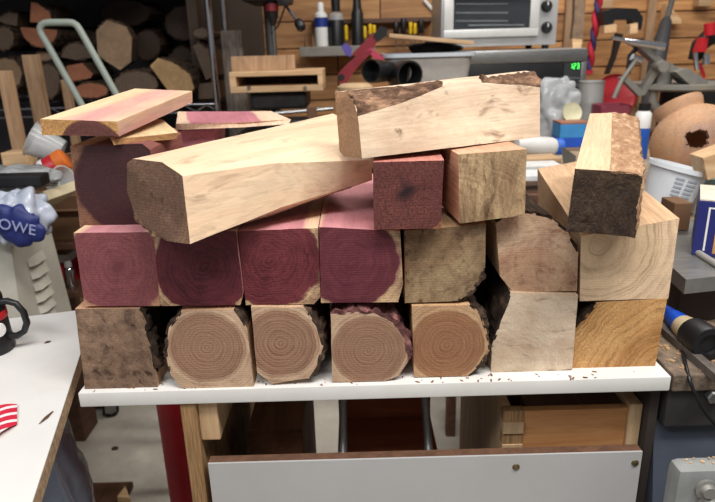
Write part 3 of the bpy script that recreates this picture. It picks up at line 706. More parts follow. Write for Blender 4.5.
# red box and silver can on the lower board
o = thing('small_carton', 'red and white small carton on the lower dark shelf', 'box', (Q(63, 283, .90).x - .006, .95, zs1)); uu = U(64, 270, .92)
MB().bbox(-0.022, 0.022, -.03, .03, .0004, 0.06, .001).build('red_lower', red, o); MB().bbox(-0.0221, 0.0221, -.0301, .0301, .0602, .082, .001).build('white_upper', whitep, o)
o = thing('spray_can', 'silver spray can beside the red carton on the lower shelf', 'can', (Q(72, 283, .89).x + .001, .885, zs1))
MB().lathe([(0, .0004), (.011, .0004), (.012, .004), (.012, .05), (.009, .058), (.007, .06)], 22).build('can', chrome, o, smooth=40)
MB().lathe([(.0072, .0602), (.009, .061), (.009, .074), (0, .077)], 18).build('cap', clearp, o, smooth=40)
# plastics heaped on the carton
zt_ = zs2 + hC + .001
def vessel_cup(name, label, px, py, Y, r, h, mat, tilt):
    o = thing(name, label, 'cup', Q(px, py, Y)); o.rotation_euler = tilt
    MB().lathe([(0, 0), (r * .7, 0), (r * .72, .003), (r, h - .003), (r * 1.08, h - .003), (r * 1.08, h), (r * .97, h), (r * .69, .004), (0, .004)], 30).build('wall', mat, o, smooth=40); return o
vessel_cup('clear_tub', 'clear plastic tub lying under the thick rosy board', 62, 152, 1.02, .045, .08, clearp, (0, math.radians(-60), 0.2))
vessel_cup('plastic_cup', 'clear plastic cup lying beside the red snack tube', 52, 184, 0.83, .026, .055, clearp, (math.radians(12), math.radians(66), -0.3))
o = thing('snack_tube', 'red tube with white band lying among the clear plastics', 'tube', Q(40, 174, .9)); o.rotation_euler = (0, math.radians(62), 0.25)
MB().lathe([(0, 0), (.026, 0), (.028, .004), (.028, .045), (.026, .048)], 26).build('tube', red, o, smooth=40)
MB().lathe([(.0285, .012), (.0288, .013), (.0288, .024), (.0285, .025)], 26, cap=False).build('white_band', whitep, o, smooth=40)
MB().lathe([(.0262, .0482), (.028, .05), (.028, .072), (.024, .075), (0, .076)], 26).build('end_cap', pm('orange_label', (214, 110, 40), 0.5), o, smooth=40)
bowl = thing('brown_bowl', 'small brown bowl tipped behind the red tube', 'bowl', Q(74, 170, 1.0)); bowl.rotation_euler = (math.radians(35), math.radians(25), 0)
MB().lathe([(0, -.03), (.03, -.028), (.046, -.008), (.05, .012), (.046, .012), (.04, -.005), (0, -.022)], 30).build('shell', pm('brown_glaze', (116, 84, 62), 0.35), bowl, smooth=50)
# standing timber posts and block at the left
GP = 'offcut posts leaning by the log rack'
for (x0, x1, ytop, Y, lab) in ((21, 36, 55, 1.42, 'wide tan timber post standing before the log with dark heart'), (-4, 8, 71, 1.32, 'pale timber post standing past the wide tan post'), (60, 67, 80, 1.5, 'thin reddish brown lath between the grey handle tubes')):
    a = Q(x0, ytop, Y); b_ = Q(x1, ytop, Y); zl = -0.55
    o = MB().bbox(0, b_.x - a.x, 0, 0.03, zl, a.z, 0.002).build('timber_post', palepost, loc=(a.x, Y, 0)); tag(o, lab, 'post', GP)
a = Q(4, 172, 1.15); o = MB().bbox(0, .075, 0, .06, 0, .055, .003).build('wood_cube', paleply, loc=a); tag(o, 'small pale wood cube before the pale timber post', 'wood block')
o = MB().bbox(-1.7, -0.92, 1.13, 1.24, FLOOR_Z, Q(4, 172, 1.15).z - 0.0005, .003).build('timber_bin', darkwood); tag(o, 'dark board side of the timber bin under the log rack', 'bin')

# ================================================================== hand truck
ht = pm('grey_green_paint', (148, 156, 146), 0.45, var=0.06)
YH = 1.17; P = lambda x, y: Q(x, y, YH)
hr = thing('hand_truck', 'grey green tubular hand truck handle standing behind the boards', 'hand truck', V(-0.35, YH, FLOOR_Z))
HO = V(-0.35, YH, FLOOR_Z)
l0, l1 = P(41, 33), P(82, 105); d_ = (l1 - l0); dl = l1 + d_ * ((FLOOR_Z + 0.15 - l1.z) / d_.z)
r0, r1 = P(80, 30), P(115, 92); d2 = (r1 - r0); dr_ = r1 + d2 * ((FLOOR_Z + 0.15 - r1.z) / d2.z)
MB().tube([dl, l1, l0, P(40, 28), P(41.5, 25), P(45, 23), P(50, 22.5), P(68, 22.5), P(73, 23), P(77, 25.5), r0, r1, dr_], 3.4 * U(60, 50, YH), 12).build('frame_tube', ht, hr, wrt=HO, smooth=60)
for f in (0.45, 0.8): MB().tube([l0.lerp(dl, f), r0.lerp(dr_, f)], 0.008, 10).build('crossbar', ht, hr, wrt=HO, smooth=60)
MB().bbox(min(dl.x, dr_.x) - .01, max(dl.x, dr_.x) + .02, YH - 0.18, YH + .01, FLOOR_Z + 0.003, FLOOR_Z + 0.009, .002).build('toe_plate', iron, hr, wrt=HO)
for q in (dl, dr_):
    M = T(q.x, YH - 0.03, FLOOR_Z + 0.071) @ RY(90)
    w = MB().lathe([(.03, -.02), (.07, -.02), (.07, .02), (.03, .02)], 28, M=M, cap=False).build('wheel', blackrub, hr, wrt=HO, smooth=40)
    MB().lathe([(0, -.015), (.03, -.018), (.03, .018), (0, .015)], 20, M=M).build('hub', silver, w, wrt=HO, smooth=40)

# ================================================================== log rack
logE = {
 'red': wood('log_end_red', (190, 124, 92), (196, 150, 120), 0.09, 60, 0.3, 0.02, fibre=0.2),
 'tan': wood('log_end_tan', (176, 146, 116), (190, 160, 128), 0.09, 60, 0.4, 0.02, fibre=0.2, crack=0.0),
 'grey': wood('log_end_grey', (136, 116, 98), (150, 128, 108), 0.09, 70, 0.5, 0.02, fibre=0.25, stain=(90, 72, 60), stain_amt=0.6, stain_scale=8),
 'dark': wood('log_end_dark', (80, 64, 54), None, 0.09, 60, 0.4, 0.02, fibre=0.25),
 'yel': wood('log_end_yellow', (204, 166, 118), (216, 178, 126), 0.09, 50, 0.35, 0.02, fibre=0.15)}
logS = wood('log_side', (120, 96, 78), None, 0.09, 60, 0.4, fibre=0.25)
GLG = 'logs on the wire rack'
def log(label, pts, Y, kind, L=0.24, yaw=0, bark=None, pith=None, smoothpoly=False):
    fr = ply(pts, Y); cx = sum(p[0] for p in pts) / len(pts); cy = sum(p[1] for p in pts) / len(pts)
    pi = Q(*(pith or (cx, cy)), Y)
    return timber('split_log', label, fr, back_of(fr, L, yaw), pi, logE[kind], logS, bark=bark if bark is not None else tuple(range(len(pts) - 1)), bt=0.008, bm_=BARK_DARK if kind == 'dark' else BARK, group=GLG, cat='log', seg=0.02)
def el(x0, y0, x1, y1, n=12): return [((x0 + x1) / 2 + (x1 - x0) / 2 * math.cos(2 * PI * i / n), (y0 + y1) / 2 + (y1 - y0) / 2 * math.sin(2 * PI * i / n)) for i in range(n)]
log('reddish split wedge log on top of the half-round one', [(31, 2), (37, 3), (49, 12), (52, 20), (44, 23), (30, 22)], 1.95, 'red', bark=(1, 2))
log('half-round reddish log with flat face up behind the handle', [(20, 27), (57, 30), (56, 37), (51, 44), (42, 48), (32, 45), (24, 38)], 1.95, 'red', bark=(1, 2, 3, 4, 5))
log('grey weathered log high beside the reddish half-round', el(-8, 27, 14, 50), 1.98, 'grey')
log('grey leaning log above the weathered one', [(-4, 20), (8, 12), (18, 13), (17, 26), (6, 24)], 2.02, 'grey', bark=(0, 1))
log('round log with a dark heart behind the wide tan post', el(-12, 58, 22, 91), 1.96, 'tan')
log('grey round log between the tan post and reddish lath', el(33, 64, 60, 99), 1.96, 'grey')
log('small tan log end just above the grey round one', el(35, 51, 53, 61, 10), 2.0, 'tan')
log('grey brown log inside the loop of the handle', [(61, 57), (66, 46), (76, 43), (87, 46), (92, 57), (76, 60)], 1.98, 'grey')
log('reddish wedge log inside the loop of the handle', [(66, 66), (82, 63), (93, 74), (90, 78), (70, 82)], 1.92, 'red', bark=(3,))
log('reddish round log low beside the handle tube', el(74, 83, 108, 98), 1.92, 'red')
log('large tan squared log with rounded shoulder', [(96, 30), (107, 20), (126, 26), (132, 38), (131, 62), (120, 70), (98, 56)], 1.88, 'tan', yaw=-14, bark=(0, 1), L=0.3)
log('wide brown round log behind the rosy board', el(114, 71, 158, 98), 1.88, 'grey')
log('yellowish log with a flat split face', [(150, 66), (158, 58), (172, 62), (190, 74), (194, 88), (188, 96), (172, 96)], 1.86, 'yel', bark=(1, 2, 3))
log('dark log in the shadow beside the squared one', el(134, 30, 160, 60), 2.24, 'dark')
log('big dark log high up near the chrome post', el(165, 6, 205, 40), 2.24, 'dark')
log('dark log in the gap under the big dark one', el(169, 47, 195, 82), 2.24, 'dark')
log('small grey log end touching the chrome post', el(193, 28, 209, 38, 10), 1.95, 'grey')
log('grey stick log slanting by the chrome post', [(193, 46), (199, 43), (209, 50), (214, 76), (206, 80)], 1.95, 'grey', bark=(0, 1))
log('grey block low by the chrome post', [(198, 84), (218, 82), (221, 98), (199, 99)], 1.94, 'grey', bark=())
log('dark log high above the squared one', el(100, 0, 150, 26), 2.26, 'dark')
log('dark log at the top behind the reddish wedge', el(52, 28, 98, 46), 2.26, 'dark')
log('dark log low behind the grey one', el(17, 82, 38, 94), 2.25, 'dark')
# chrome wire rack
wr = thing('wire_rack', 'chrome wire shelving rack holding the logs', 'rack', V(-0.95, 2.05, FLOOR_Z)); WO = V(-0.95, 2.05, FLOOR_Z)
pA = Q(212, 50, 1.80); pB = Q(232, 20, 2.28)
for (x, y) in ((pA.x, 1.80), (pB.x - 0.04, 2.30), (-1.95, 1.80), (-1.95, 2.56)):
    MB().tube([V(x, y, FLOOR_Z), V(x, y, 0.9)], 0.012, 12).build('post', chrome, wr, wrt=WO, smooth=50)
zr = Q(205, 104, 1.80).z
for z in (zr, zr - 0.45):
    for y in (1.80, 2.56):
        MB().tube([V(-1.95, y, z), V(pA.x, y, z)], 0.004, 8).tube([V(-1.95, y, z - .03), V(pA.x, y, z - .03)], 0.003, 8).build('rail', chrome, wr, wrt=WO, smooth=50)
    zg = MB(); n = 34
    zg.tube([V(-1.95 + (pA.x + 1.95) * i / n, 1.80, z - (0.002 if i % 2 else 0.028)) for i in range(n + 1)], 0.002, 6).build('zigzag_wire', chrome, wr, wrt=WO)
    gw = MB()
    for i in range(28):
        x = -1.94 + (pA.x + 1.92) * i / 27; gw.tube([V(x, 1.80, z), V(x, 2.56, z)], 0.0022, 5)
    gw.build('deck_wires', chrome, wr, wrt=WO, kind='stuff')
# rolling deck with caster, seen on the floor
w0 = QZ(110, 419, FLOOR_Z)
rd = thing('rolling_deck', 'low dark rolling deck on black casters on the concrete', 'dolly', V(w0.x - .12, w0.y + .2, FLOOR_Z)); RO = V(w0.x - .12, w0.y + .2, FLOOR_Z)
MB().bbox(w0.x - .3, w0.x + .03, w0.y + .0, w0.y + .42, FLOOR_Z + .075, FLOOR_Z + .095, .003).build('deck', darkwood, rd, wrt=RO)
for (dx, dy) in ((0, 0.02), (-.27, 0.02), (0, .38), (-.27, .38)):
    M = T(w0.x + dx, w0.y + dy, FLOOR_Z + .027) @ RZ(20) @ RX(90)
    cs = MB().lathe([(.014, -.011), (.025, -.011), (.027, -.007), (.027, .007), (.025, .011), (.014, .011)], 24, M=M, cap=False).build('caster', blackrub, rd, wrt=RO, smooth=40)
    MB().lathe([(0, -.010), (.006, -.011), (.015, -.009), (.015, .009), (0, .010)], 18, M=M).build('hub', silver, cs, wrt=RO, smooth=40)
    MB().box(-.018, .018, -.018, -.013, -.004, .047, 0, T(w0.x + dx, w0.y + dy, FLOOR_Z + .027) @ RZ(20)).box(-.018, .018, .013, .018, -.004, .047, 0, T(w0.x + dx, w0.y + dy, FLOOR_Z + .027) @ RZ(20)).build('fork', steel, cs, wrt=RO)
# boards on the floor
f0 = QZ(84, 489, FLOOR_Z); f1 = QZ(134, 487, FLOOR_Z)
o = MB().bbox(f0.x - .05, f1.x, 0.60, f1.y, FLOOR_Z, FLOOR_Z + .02, .002).build('floor_board', darkwood, wrt=V(f0.x, .7, FLOOR_Z)); o.location = (f0.x, .7, FLOOR_Z); tag(o, 'dark brown board lying flat on the concrete floor', 'board')
q = [QZ(118, 502, FLOOR_Z + .021), QZ(126, 491, FLOOR_Z + .021), QZ(131, 503, FLOOR_Z + .021)]
o = MB().prism(q, (0, 0, .018)).build('wedge_offcut', paleply, wrt=q[0]); o.location = q[0]; tag(o, 'pale wedge offcut on the dark floor board', 'wedge')
q = QZ(115, 449, FLOOR_Z); o = MB().lathe([(0, 0), (.012, 0), (.010, .006), (0, .008)], 9, M=Matrix.Diagonal((1, .7, 1, 1))).build('wood_knot', pm('knot', (70, 50, 40), .9), loc=q, smooth=30); tag(o, 'dark wood knot lying on the bare concrete', 'chip')
# red drum behind the plywood side
a, b_ = Q(157, 408, .32), Q(186, 408, .32); rad = 0.055
o = thing('red_canister', 'red painted round canister behind the plywood side of the stand', 'canister', V(Q(154, 455, .32).x + rad, .375, FLOOR_Z))
MB().lathe([(0, .0), (rad * .95, .0), (rad, .01), (rad, .30), (rad * 1.04, .305), (rad * 1.04, .32), (rad, .325), (rad, .62), (rad * .85, .68), (rad * .3, .71), (0, .71)], 36).build('body', red, o, smooth=40)
MB().lathe([(0, .7105), (.018, .7105), (.018, .745), (0, .75)], 16).build('valve', iron, o, smooth=40)
# ------------------------------------------------ things inside the stand
def rest(px0, px1, py0, Y): return Q(px0, py0, Y).x, Q(px1, py0, Y).x, Q(px0, py0, Y).z
zb = -0.5448
bx = thing('brown_plank_box', 'dark brown board box with black plate inside the stand', 'box', (-0.115, 0.2, zb))
BO = V(-0.115, 0.2, zb)
MB().bbox(-0.162, -0.085, 0.12, 0.33, zb + .0003, -0.135, .002).build('body', plankm('brown_board', (92, 58, 40), (132, 88, 62), 1.5, 1), bx, wrt=BO)
MB().bbox(-0.150, -0.105, 0.20, 0.29, -0.1348, -0.128, .001).build('plate', black, bx, wrt=BO)
rdm = plankm('reddish_panel', (150, 78, 50), (186, 108, 72), 1.5, 0)
dp = thing('drawer_frame', 'reddish brown wooden frame with two steel rods inside the stand', 'frame', (0.035, .24, zb)); DO = V(0.035, .24, zb)
MB().bbox(-0.038, 0.112, 0.25, 0.268, zb + .0003, -0.10, .002).build('back_panel', rdm, dp, wrt=DO)
MB().bbox(-0.038, 0.112, 0.11, 0.249, -0.22, -0.205, .002).build('shelf', rdm, dp, wrt=DO)
for x in (-0.028, 0.094): MB().tube([V(x, .243, -0.06), V(x, .10, -0.195)], .006, 12).build('steel_rod', silver, dp, wrt=DO, smooth=60)
MB().bbox(0.075, 0.090, 0.255, 0.27, -0.0999, -0.03, .001).build('stile', rdm, dp, wrt=DO)
pd = thing('plywood_drawer', 'plywood drawer box with finger-jointed corner inside the stand', 'drawer', (0.25, .18, zb)); PO = V(0.25, .18, zb)
YD = 0.035; xa = Q(503, 425, YD).x; xb = Q(640, 425, YD).x; zt2 = Q(570, 411, YD).z; xa2 = xa + .026; xb = min(xb, 0.347)
ply2 = plankm('plywood_face', (176, 118, 68), (214, 156, 100), 2.0, 0)
MB().bbox(xa2, xb - .016, YD + .002, YD + .014, zb + .0003, zt2, .001).build('front_board', ply2, pd, wrt=PO)
for k in range(9):
    z1 = zt2 + .002 - k * .016
    MB().box(xa, xa2 - .0005, YD - .002 if k % 2 else YD, YD + .012, z1 - .0155, z1).build('finger', plyw if k % 2 else plyedge, pd, wrt=PO)
MB().bbox(xa, xa + .012, YD + .013, .33, zb + .0003, zt2 + .002, .001).build('side_board', plyw, pd, wrt=PO)
MB().bbox(xb - .0155, xb, YD - .002, .33, zb + .0003, zt2 + .008, .001).build('side_board', plyw, pd, wrt=PO)
MB().bbox(xa + .0125, xb - .016, .318, .33, zb + .0003, zt2, .001).build('rear_board', ply2, pd, wrt=PO)
MB().bbox(xa2 + .006, xb - .017, YD + .0145, YD + .05, zt2 - .012, zt2 - .002, .001).build('top_rail', darkwood, pd, wrt=PO)

# ================================================================== back bench along the plank wall
BZ = 0.06
benchtop = plankm('bench_top', (110, 84, 60), (158, 126, 92), 1.0, 0)
wbn = thing('back_workbench', 'long worn wooden workbench against the plank wall', 'workbench', (0.9, 1.8, FLOOR_Z)); NO = V(0.9, 1.8, FLOOR_Z)
MB().bbox(-0.40, 2.4, 1.22, 2.375, BZ - 0.04, BZ, .003).build('worktop', benchtop, wbn, wrt=NO)
for x in (-0.42, 0.9, 2.3):
    for y in (1.27, 2.28): MB().bbox(x, x + .08, y, y + .08, FLOOR_Z, BZ - .0402, .003).build('leg', palepost, wbn, wrt=NO)
MB().bbox(-0.42, 2.38, 1.25, 1.268, BZ - .13, BZ - .0402, .002).build('apron', darkwood, wbn, wrt=NO)
SBZ = 0.06
sbn = thing('side_workbench', 'dusty side workbench behind the tan blank', 'workbench', (0.95, .75, FLOOR_Z)); SB = V(0.95, .75, FLOOR_Z)
MB().bbox(0.46, 1.7, 0.40, 1.2, SBZ - .035, SBZ, .003).build('worktop', pm('dusty_top', (142, 124, 104), .85, var=.25, vscale=18, dirt=(196, 178, 150), dirt_amt=.6, bump=.3), sbn, wrt=SB)
for x in (0.5, 1.6):
    for y in (0.45, 1.1): MB().bbox(x, x + .07, y, y + .07, FLOOR_Z, SBZ - .0352, .003).build('leg', palepost, sbn, wrt=SB)

# ------------------------------------------------ microwave and toaster oven
YM = 1.66
mw = thing('microwave_oven', 'stainless microwave oven with black door under the toaster oven', 'microwave', (0.58, YM + .17, BZ)); WMO = V(0.58, YM + .17, BZ)
x0 = Q(424, 60, YM).x; x1 = Q(586, 60, YM).x; ztm = Q(530, 49.5, YM).z
MB().bbox(x0, x1, YM, YM + .34, BZ + .012, ztm, .004).build('housing', silver, mw, wrt=WMO, smooth=40)
xd = Q(562, 70, YM).x; zs = Q(530, 63, YM).z
MB().bbox(x0 + .012, xd, YM - .016, YM - .0005, BZ + .03, zs, .003).build('door', black, mw, wrt=WMO, smooth=40)
MB().bbox(x0 + .002, x1 - .002, YM - .018, YM - .0005, zs + .001, ztm - .002, .003).build('top_trim', steel, mw, wrt=WMO, smooth=40)
cpn = MB().bbox(xd + .002, x1 - .022, YM - .014, YM - .0005, BZ + .03, zs - .002, .002).build('control_panel', pm('dark_grey_panel', (48, 50, 52), .4), mw, wrt=WMO)
MB().bbox(x1 - .021, x1 - .001, YM - .017, YM - .0005, BZ + .02, zs - .001, .002).build('side_trim', steel, mw, wrt=WMO, smooth=40)
pg = Q(574.5, 66, YM - .0146)
gl = pm('green_led', (70, 255, 90), .4, var=0, emit=2.5)
sg = MB()
def digit(cx, segs, s=.0042):
    for k in segs:
        if k in 'adg': z = {'a': s * 2, 'd': -s * 2, 'g': 0}[k]; sg.box(cx - s * .7, cx + s * .7, -.0006, .0006, z - s * .2, z + s * .2)
        else: x = s * (.9 if k in 'bc' else -.9); z = s if k in 'bf' else -s; sg.box(cx + x - s * .2, cx + x + s * .2, -.0006, .0006, z - s * .8, z + s * .8)
digit(-.012, 'bc'); digit(0, 'abged'); digit(.012, 'abgcd')
sg.build('display', gl, cpn, wrt=WMO - pg if False else None, loc=pg - WMO)
for r in range(5):
    for c in range(3):
        q = Q(571 + c * 3.4, 78 + r * 7, YM - .0145); MB().box(-.004, .004, -.001, .0005, -.003, .003).build('button', pm('panel_key', (96, 100, 104), .5), cpn, loc=q - WMO)
YO = 1.70; xo0 = Q(441, 30, YO).x; xo1 = Q(557, 30, YO).x; zo0 = ztm + .014; zo1 = zo0 + .235
ov = thing('toaster_oven', 'silver toaster oven with glass door standing on the microwave', 'toaster oven', (.6, YO + .14, ztm)); OO = V(.6, YO + .14, ztm)
xg = Q(538, 20, YO).x
MB().bbox(xo0, xo1, YO + .001, YO + .28, zo0, zo1, .006).build('housing', silver, ov, wrt=OO, smooth=40)
for (fx, fy) in ((xo0 + .03, YO + .03), (xo1 - .03, YO + .03), (xo0 + .03, YO + .25), (xo1 - .03, YO + .25)):
    MB().lathe([(0, .0004), (.012, .0004), (.014, .0142)], 12, M=T(fx, fy, ztm)).build('foot', black, ov, wrt=OO)
dz0 = Q(490, 37, YO).z; gz0 = Q(490, 29, YO).z; gx0 = Q(453, 20, YO).x; gx1 = Q(529, 20, YO).x; dzt = zo1 - .012; gzt = zo1 - .045
dr = MB(); yy = YO - .014
dr.bbox(xo0 + .008, xg, yy, YO, dz0, gz0, .002).bbox(xo0 + .008, gx0, yy, YO, gz0, gzt, .002).bbox(gx1, xg, yy, YO, gz0, gzt, .002).bbox(xo0 + .008, xg, yy, YO, gzt, dzt, .002)
door = dr.build('door', pm('pale_silver', (206, 206, 204), .35, .3, var=.04), ov, wrt=OO, smooth=40)
MB().box(gx0, gx1, YO - .007, YO - .004, gz0, gzt).build('glass', pm('oven_glass', (62, 66, 70), .06, var=.1, alpha=.55), door, wrt=OO)
MB().box(gx0 - .005, gx1 + .005, YO - .0005, YO + .0009, gz0, gzt).build('cavity', pm('oven_inside', (72, 76, 80), .5, .3), ov, wrt=OO)
for k, pyv in enumerate((4, 13, 21)):
    a = Q(456, pyv, YO - .002); b_ = Q(508, pyv, YO - .002); MB().tube([a, b_], .0032, 8).build('rack_bar', pm('rack_steel', (170, 174, 176), .3, .6), ov, wrt=OO, smooth=60)
a = Q(468, 25.5, YO - .002); b_ = Q(524, 25, YO - .002); MB().tube([a, b_], .0035, 8).build('rack_bar', pm('rack_steel', (170, 174, 176)), ov, wrt=OO, smooth=60)
MB().tube([V(xo0 + .05, YO - .04, gzt + .018), V(xg - .04, YO - .04, gzt + .018)], .008, 12).box(xo0 + .055, xo0 + .065, YO - .04, YO - .0142, gzt + .012, gzt + .024).box(xg - .055, xg - .045, YO - .04, YO - .0142, gzt + .012, gzt + .024).build('handle', black, door, wrt=OO, smooth=50)
for pyv in (6, 27.5):
    q = Q(546.5, pyv, YO); kb = MB().lathe([(0, .018), (.013, .018), (.018, .012), (.02, .0)], 24, M=T(q.x, YO + .0005, q.z) @ RX(90)).build('knob', black, ov, wrt=OO, smooth=40)
    MB().box(-.0015, .0015, -.001, .0006, .002, .014, 0, T(q.x, YO - .0180, q.z)).build('pointer', whitep, kb, wrt=OO)
# ------------------------------------------------ storage tub
YT = 1.42; tc = Q(430, 82, YT); zr_ = Q(430, 53, YT).z; u = U(430, 60, YT)
tt = thing('storage_tub', 'translucent grey storage tub with pale blue rim under a thin board', 'tub', (tc.x, YT + .10, BZ))
def rr(hx, hy, r, z, n=6):
    out = []
    for (sx, sy, a0) in ((1, 1, 0), (-1, 1, 90), (-1, -1, 180), (1, -1, 270)):
        for i in range(n + 1):
            a = math.radians(a0 + 90 * i / n); out.append(V(sx * (hx - r) + r * math.cos(a), sy * (hy - r) + r * math.sin(a), z))
    return out
hb = 30 * u; hw = 47 * u; H_ = zr_ - BZ
MB().loft([rr(hb, .07, .03, .0005), rr(hw - .01, .095, .035, H_ - .012), rr(hw - .013, .092, .033, H_ - .012), rr(hb - .004, .066, .028, .004)], 0, 0, 0).build('body', pm('tub_film', (176, 172, 166), .3, var=.12, alpha=.9), tt, smooth=40)
MB().loft([rr(hw - .013, .092, .033, H_ - .0118), rr(hw, .105, .04, H_ - .0118), rr(hw + .002, .107, .04, H_), rr(hw - .013, .092, .033, H_)], 0, None, None).build('rim', pm('pale_blue_plastic', (206, 214, 222), .35, var=.03), tt, smooth=40)
# things heaped in the tub
tp = V(tc.x, YT + .10, BZ)
o = blob(.085, .045, .022, amp=.3, sc=16, k=3).build('dark_cloth', pm('black_cloth', (30, 29, 30), .9), loc=(tp.x + .03, tp.y, zr_ + .012), smooth=60); tag(o, 'dark cloth heaped in the storage tub', 'cloth')
a, b_ = Q(389, 35.5, YT), Q(474, 43, YT)
d_ = (b_ - a).normalized(); ang = math.atan2(d_.z, d_.x)
o = MB().bbox(0, (b_ - a).length, -.02, .06, -.006, .006, .002).build('thin_board', paleply, loc=a + V(0, .02, 0), rot=(0, -ang, 0)); tag(o, 'thin pale board lying across the storage tub', 'board')
# ------------------------------------------------ black pipe elbow
YE = 1.30; ec = Q(393, 76, YE); u = U(393, 76, YE)
eo = thing('pipe_elbow', 'black plastic pipe fitting with two open mouths behind the top beam', 'pipe', (ec.x, YE, Q(393, 98, YE).z)); EO = V(ec.x, YE, Q(393, 98, YE).z)
def mouth(cx, cy, r, dirv, L):
    c = Q(cx, cy, YE); d = V(*dirv).normalized(); z = V(0, 0, 1); M = d.to_track_quat('Z', 'Y').to_matrix().to_4x4(); M.translation = c
    return MB().lathe([(r * .86, -L * .9), (r * .9, -L), (r * .95, -L), (r * .95, -L * .55), (r * 1.0, -L * .5), (r, 0), (r * .88, 0), (r * .86, -L * .9)], 30, M=M, cap=False)
pvc = pm('black_pipe', (30, 31, 33), .3, var=.2)
mouth(410, 75, 14 * u, (.35, -1, -.05), .075).build('socket', pvc, eo, wrt=EO, smooth=40)
mouth(371, 71, 11.5 * u, (-.65, -.9, .05), .07).build('socket', pvc, eo, wrt=EO, smooth=40)
A = Q(373, 71, YE) + V(.02, .05, 0); B = Q(409, 75, YE) + V(-.01, .06, 0)
MB().tube([A, A.lerp(B, .3) + V(0, .02, 0), A.lerp(B, .7) + V(0, .02, 0), B], [10.5 * u, 10 * u, 11 * u, 13 * u], 24).build('bend', pvc, eo, wrt=EO, smooth=60)
# small plinth box the elbow and the disc rest on
pz = Q(393, 90.5, YE).z
o = thing('wooden_crate', 'plain wooden crate behind the top beam carrying the pipe fitting', 'crate', (Q(385, 95, YE).x, YE + .06, BZ + .0004))
cx0, cx1 = Q(336, 95, YE).x, Q(428, 95, YE).x
for i in range(5):
    MB().bbox(cx0 - o.location.x, cx1 - o.location.x, -.12, -.105, .004 + i * .038, .038 + i * .038, .002).build('slat', palepost, o)
top_c = pz - BZ - 0.0014
MB().bbox(cx0 - o.location.x, cx1 - o.location.x, -.12, .05, top_c - .015, top_c, .002).build('lid', paleply, o)
for sx in (cx0 - o.location.x, cx1 - o.location.x - .03):
    for sy in (-.1045, .01): MB().bbox(sx, sx + .03, sy, sy + .03, 0, top_c - .0153, .002).build('post', palepost, o)
# wooden disc
dcp = Q(355, 90, 1.27); u = U(355, 88, 1.27)
o = MB().lathe([(0, 0), (17 * u, 0), (18 * u, .006), (17.5 * u, .018), (13 * u, .026), (0, .027)], 32).build('wooden_disc', wood('disc_wood', (220, 186, 146), None, 1, 60, .2), loc=(dcp.x, 1.26, pz), smooth=40); tag(o, 'pale turned wooden disc beside the black pipe fitting', 'disc')
# ------------------------------------------------ red clamp
YC = 1.45; P = lambda x, y: Q(x, y, YC); u = U(360, 55, YC)
rc = thing('bar_clamp', 'dark red quick-grip bar clamp leaning by the black pipe fitting', 'clamp', P(342, 80)); RCO = P(342, 80)
def slab(mb, pts, th, Y=None):
    q = [Q(x, y, YC) for x, y in pts]; mb.prism([v - V(0, th / 2, 0) for v in q], (0, th, 0)); return mb
slab(MB(), [(340, 84), (338, 74), (345, 66), (356, 56), (368, 48), (372, 52), (362, 62), (352, 74), (346, 84)], .03).build('trigger_body', darkred, rc, wrt=RCO)
slab(MB(), [(352, 54), (372, 34), (378, 38), (374, 48), (364, 54), (357, 57)], .026).build('fixed_jaw', darkred, rc, wrt=RCO)
slab(MB(), [(366, 50), (371, 48), (384, 58), (383, 63), (378, 62)], .03).build('grip', pm('pink_red', (176, 60, 84), .45), rc, wrt=RCO)
slab(MB(), [(373, 36), (380, 26), (388, 29), (386, 36), (378, 42)], .032).build('jaw_pad', blackrub, rc, wrt=RCO)
MB().tube([P(340, 82), P(383, 32)], .006, 8).build('bar', iron, rc, wrt=RCO)
slab(MB(), [(341, 46), (346, 43), (352, 48), (351, 57), (345, 54)], .02).build('release_lever', pm('violet_plastic', (82, 70, 140), .45), rc, wrt=RCO)
MB().lathe([(0, -.017), (3.2 * u, -.017), (3.2 * u, .017), (0, .017)], 14, M=T(*P(341.5, 77)) @ RX(90)).build('pivot', blackrub, rc, wrt=RCO)
# ------------------------------------------------ tool rail on the wall and things on it
YR = 2.20; a = Q(300, 50, YR); b_ = Q(352, 50, YR); zsft = Q(325, 46.5, YR).z
o = MB().bbox(a.x, b_.x + .1, YR - .03, 2.375, zsft - .04, zsft, .003).build('wall_ledge', pm('grey_ledge', (132, 128, 120), .5, .3)); tag(o, 'grey metal ledge fixed on the plank wall under the bottles', 'shelf')
def bottle(label, px, prof, mats, Y=YR + .05, name='bottle', cat='bottle'):
    q = Q(px, 45, Y); u = U(px, 45, Y); o = thing(name, label, cat, (q.x, Y, zsft + .0006))
    for nm, pr, mt in prof: MB().lathe([(r * u, z * u) for r, z in pr], 22).build(nm, mats[mt], o, smooth=40)
    return o
bottle('white bottle with blue label and white cap on the grey ledge', 322, [
    ('lower_body', [(0, 0), (6.2, 0), (6.5, 1), (6.5, 18)], 'w'), ('label_band', [(6.6, 18.1), (6.6, 27)], 'b'), ('shoulder', [(6.4, 27.1), (6.2, 30), (3, 33)], 'w'), ('cap', [(3.3, 33.1), (3.3, 39), (2.5, 41), (0, 41)], 'w')], dict(w=whitep, b=pm('deep_blue', (30, 54, 130), .4)))
bottle('black bottle with clear shoulder next to the white one', 337, [('body', [(0, 0), (7.5, 0), (7.5, 24), (6, 28)], 'k'), ('shoulder', [(6.6, 24.2), (7.7, 24.3), (6.4, 30), (3.4, 32)], 'c'), ('cap', [(4.4, 32.2), (4.6, 44), (0, 45)], 'k')], dict(k=black, c=clearp))
bottle('tall black canister past the black bottle on the ledge', 358, [('body', [(0, 0), (6, 0), (6, 30), (4.4, 34)], 'k'), ('nozzle', [(4.5, 34.1), (3.4, 46), (3, 56), (0, 57)], 'k')], dict(k=black), YR + .05)
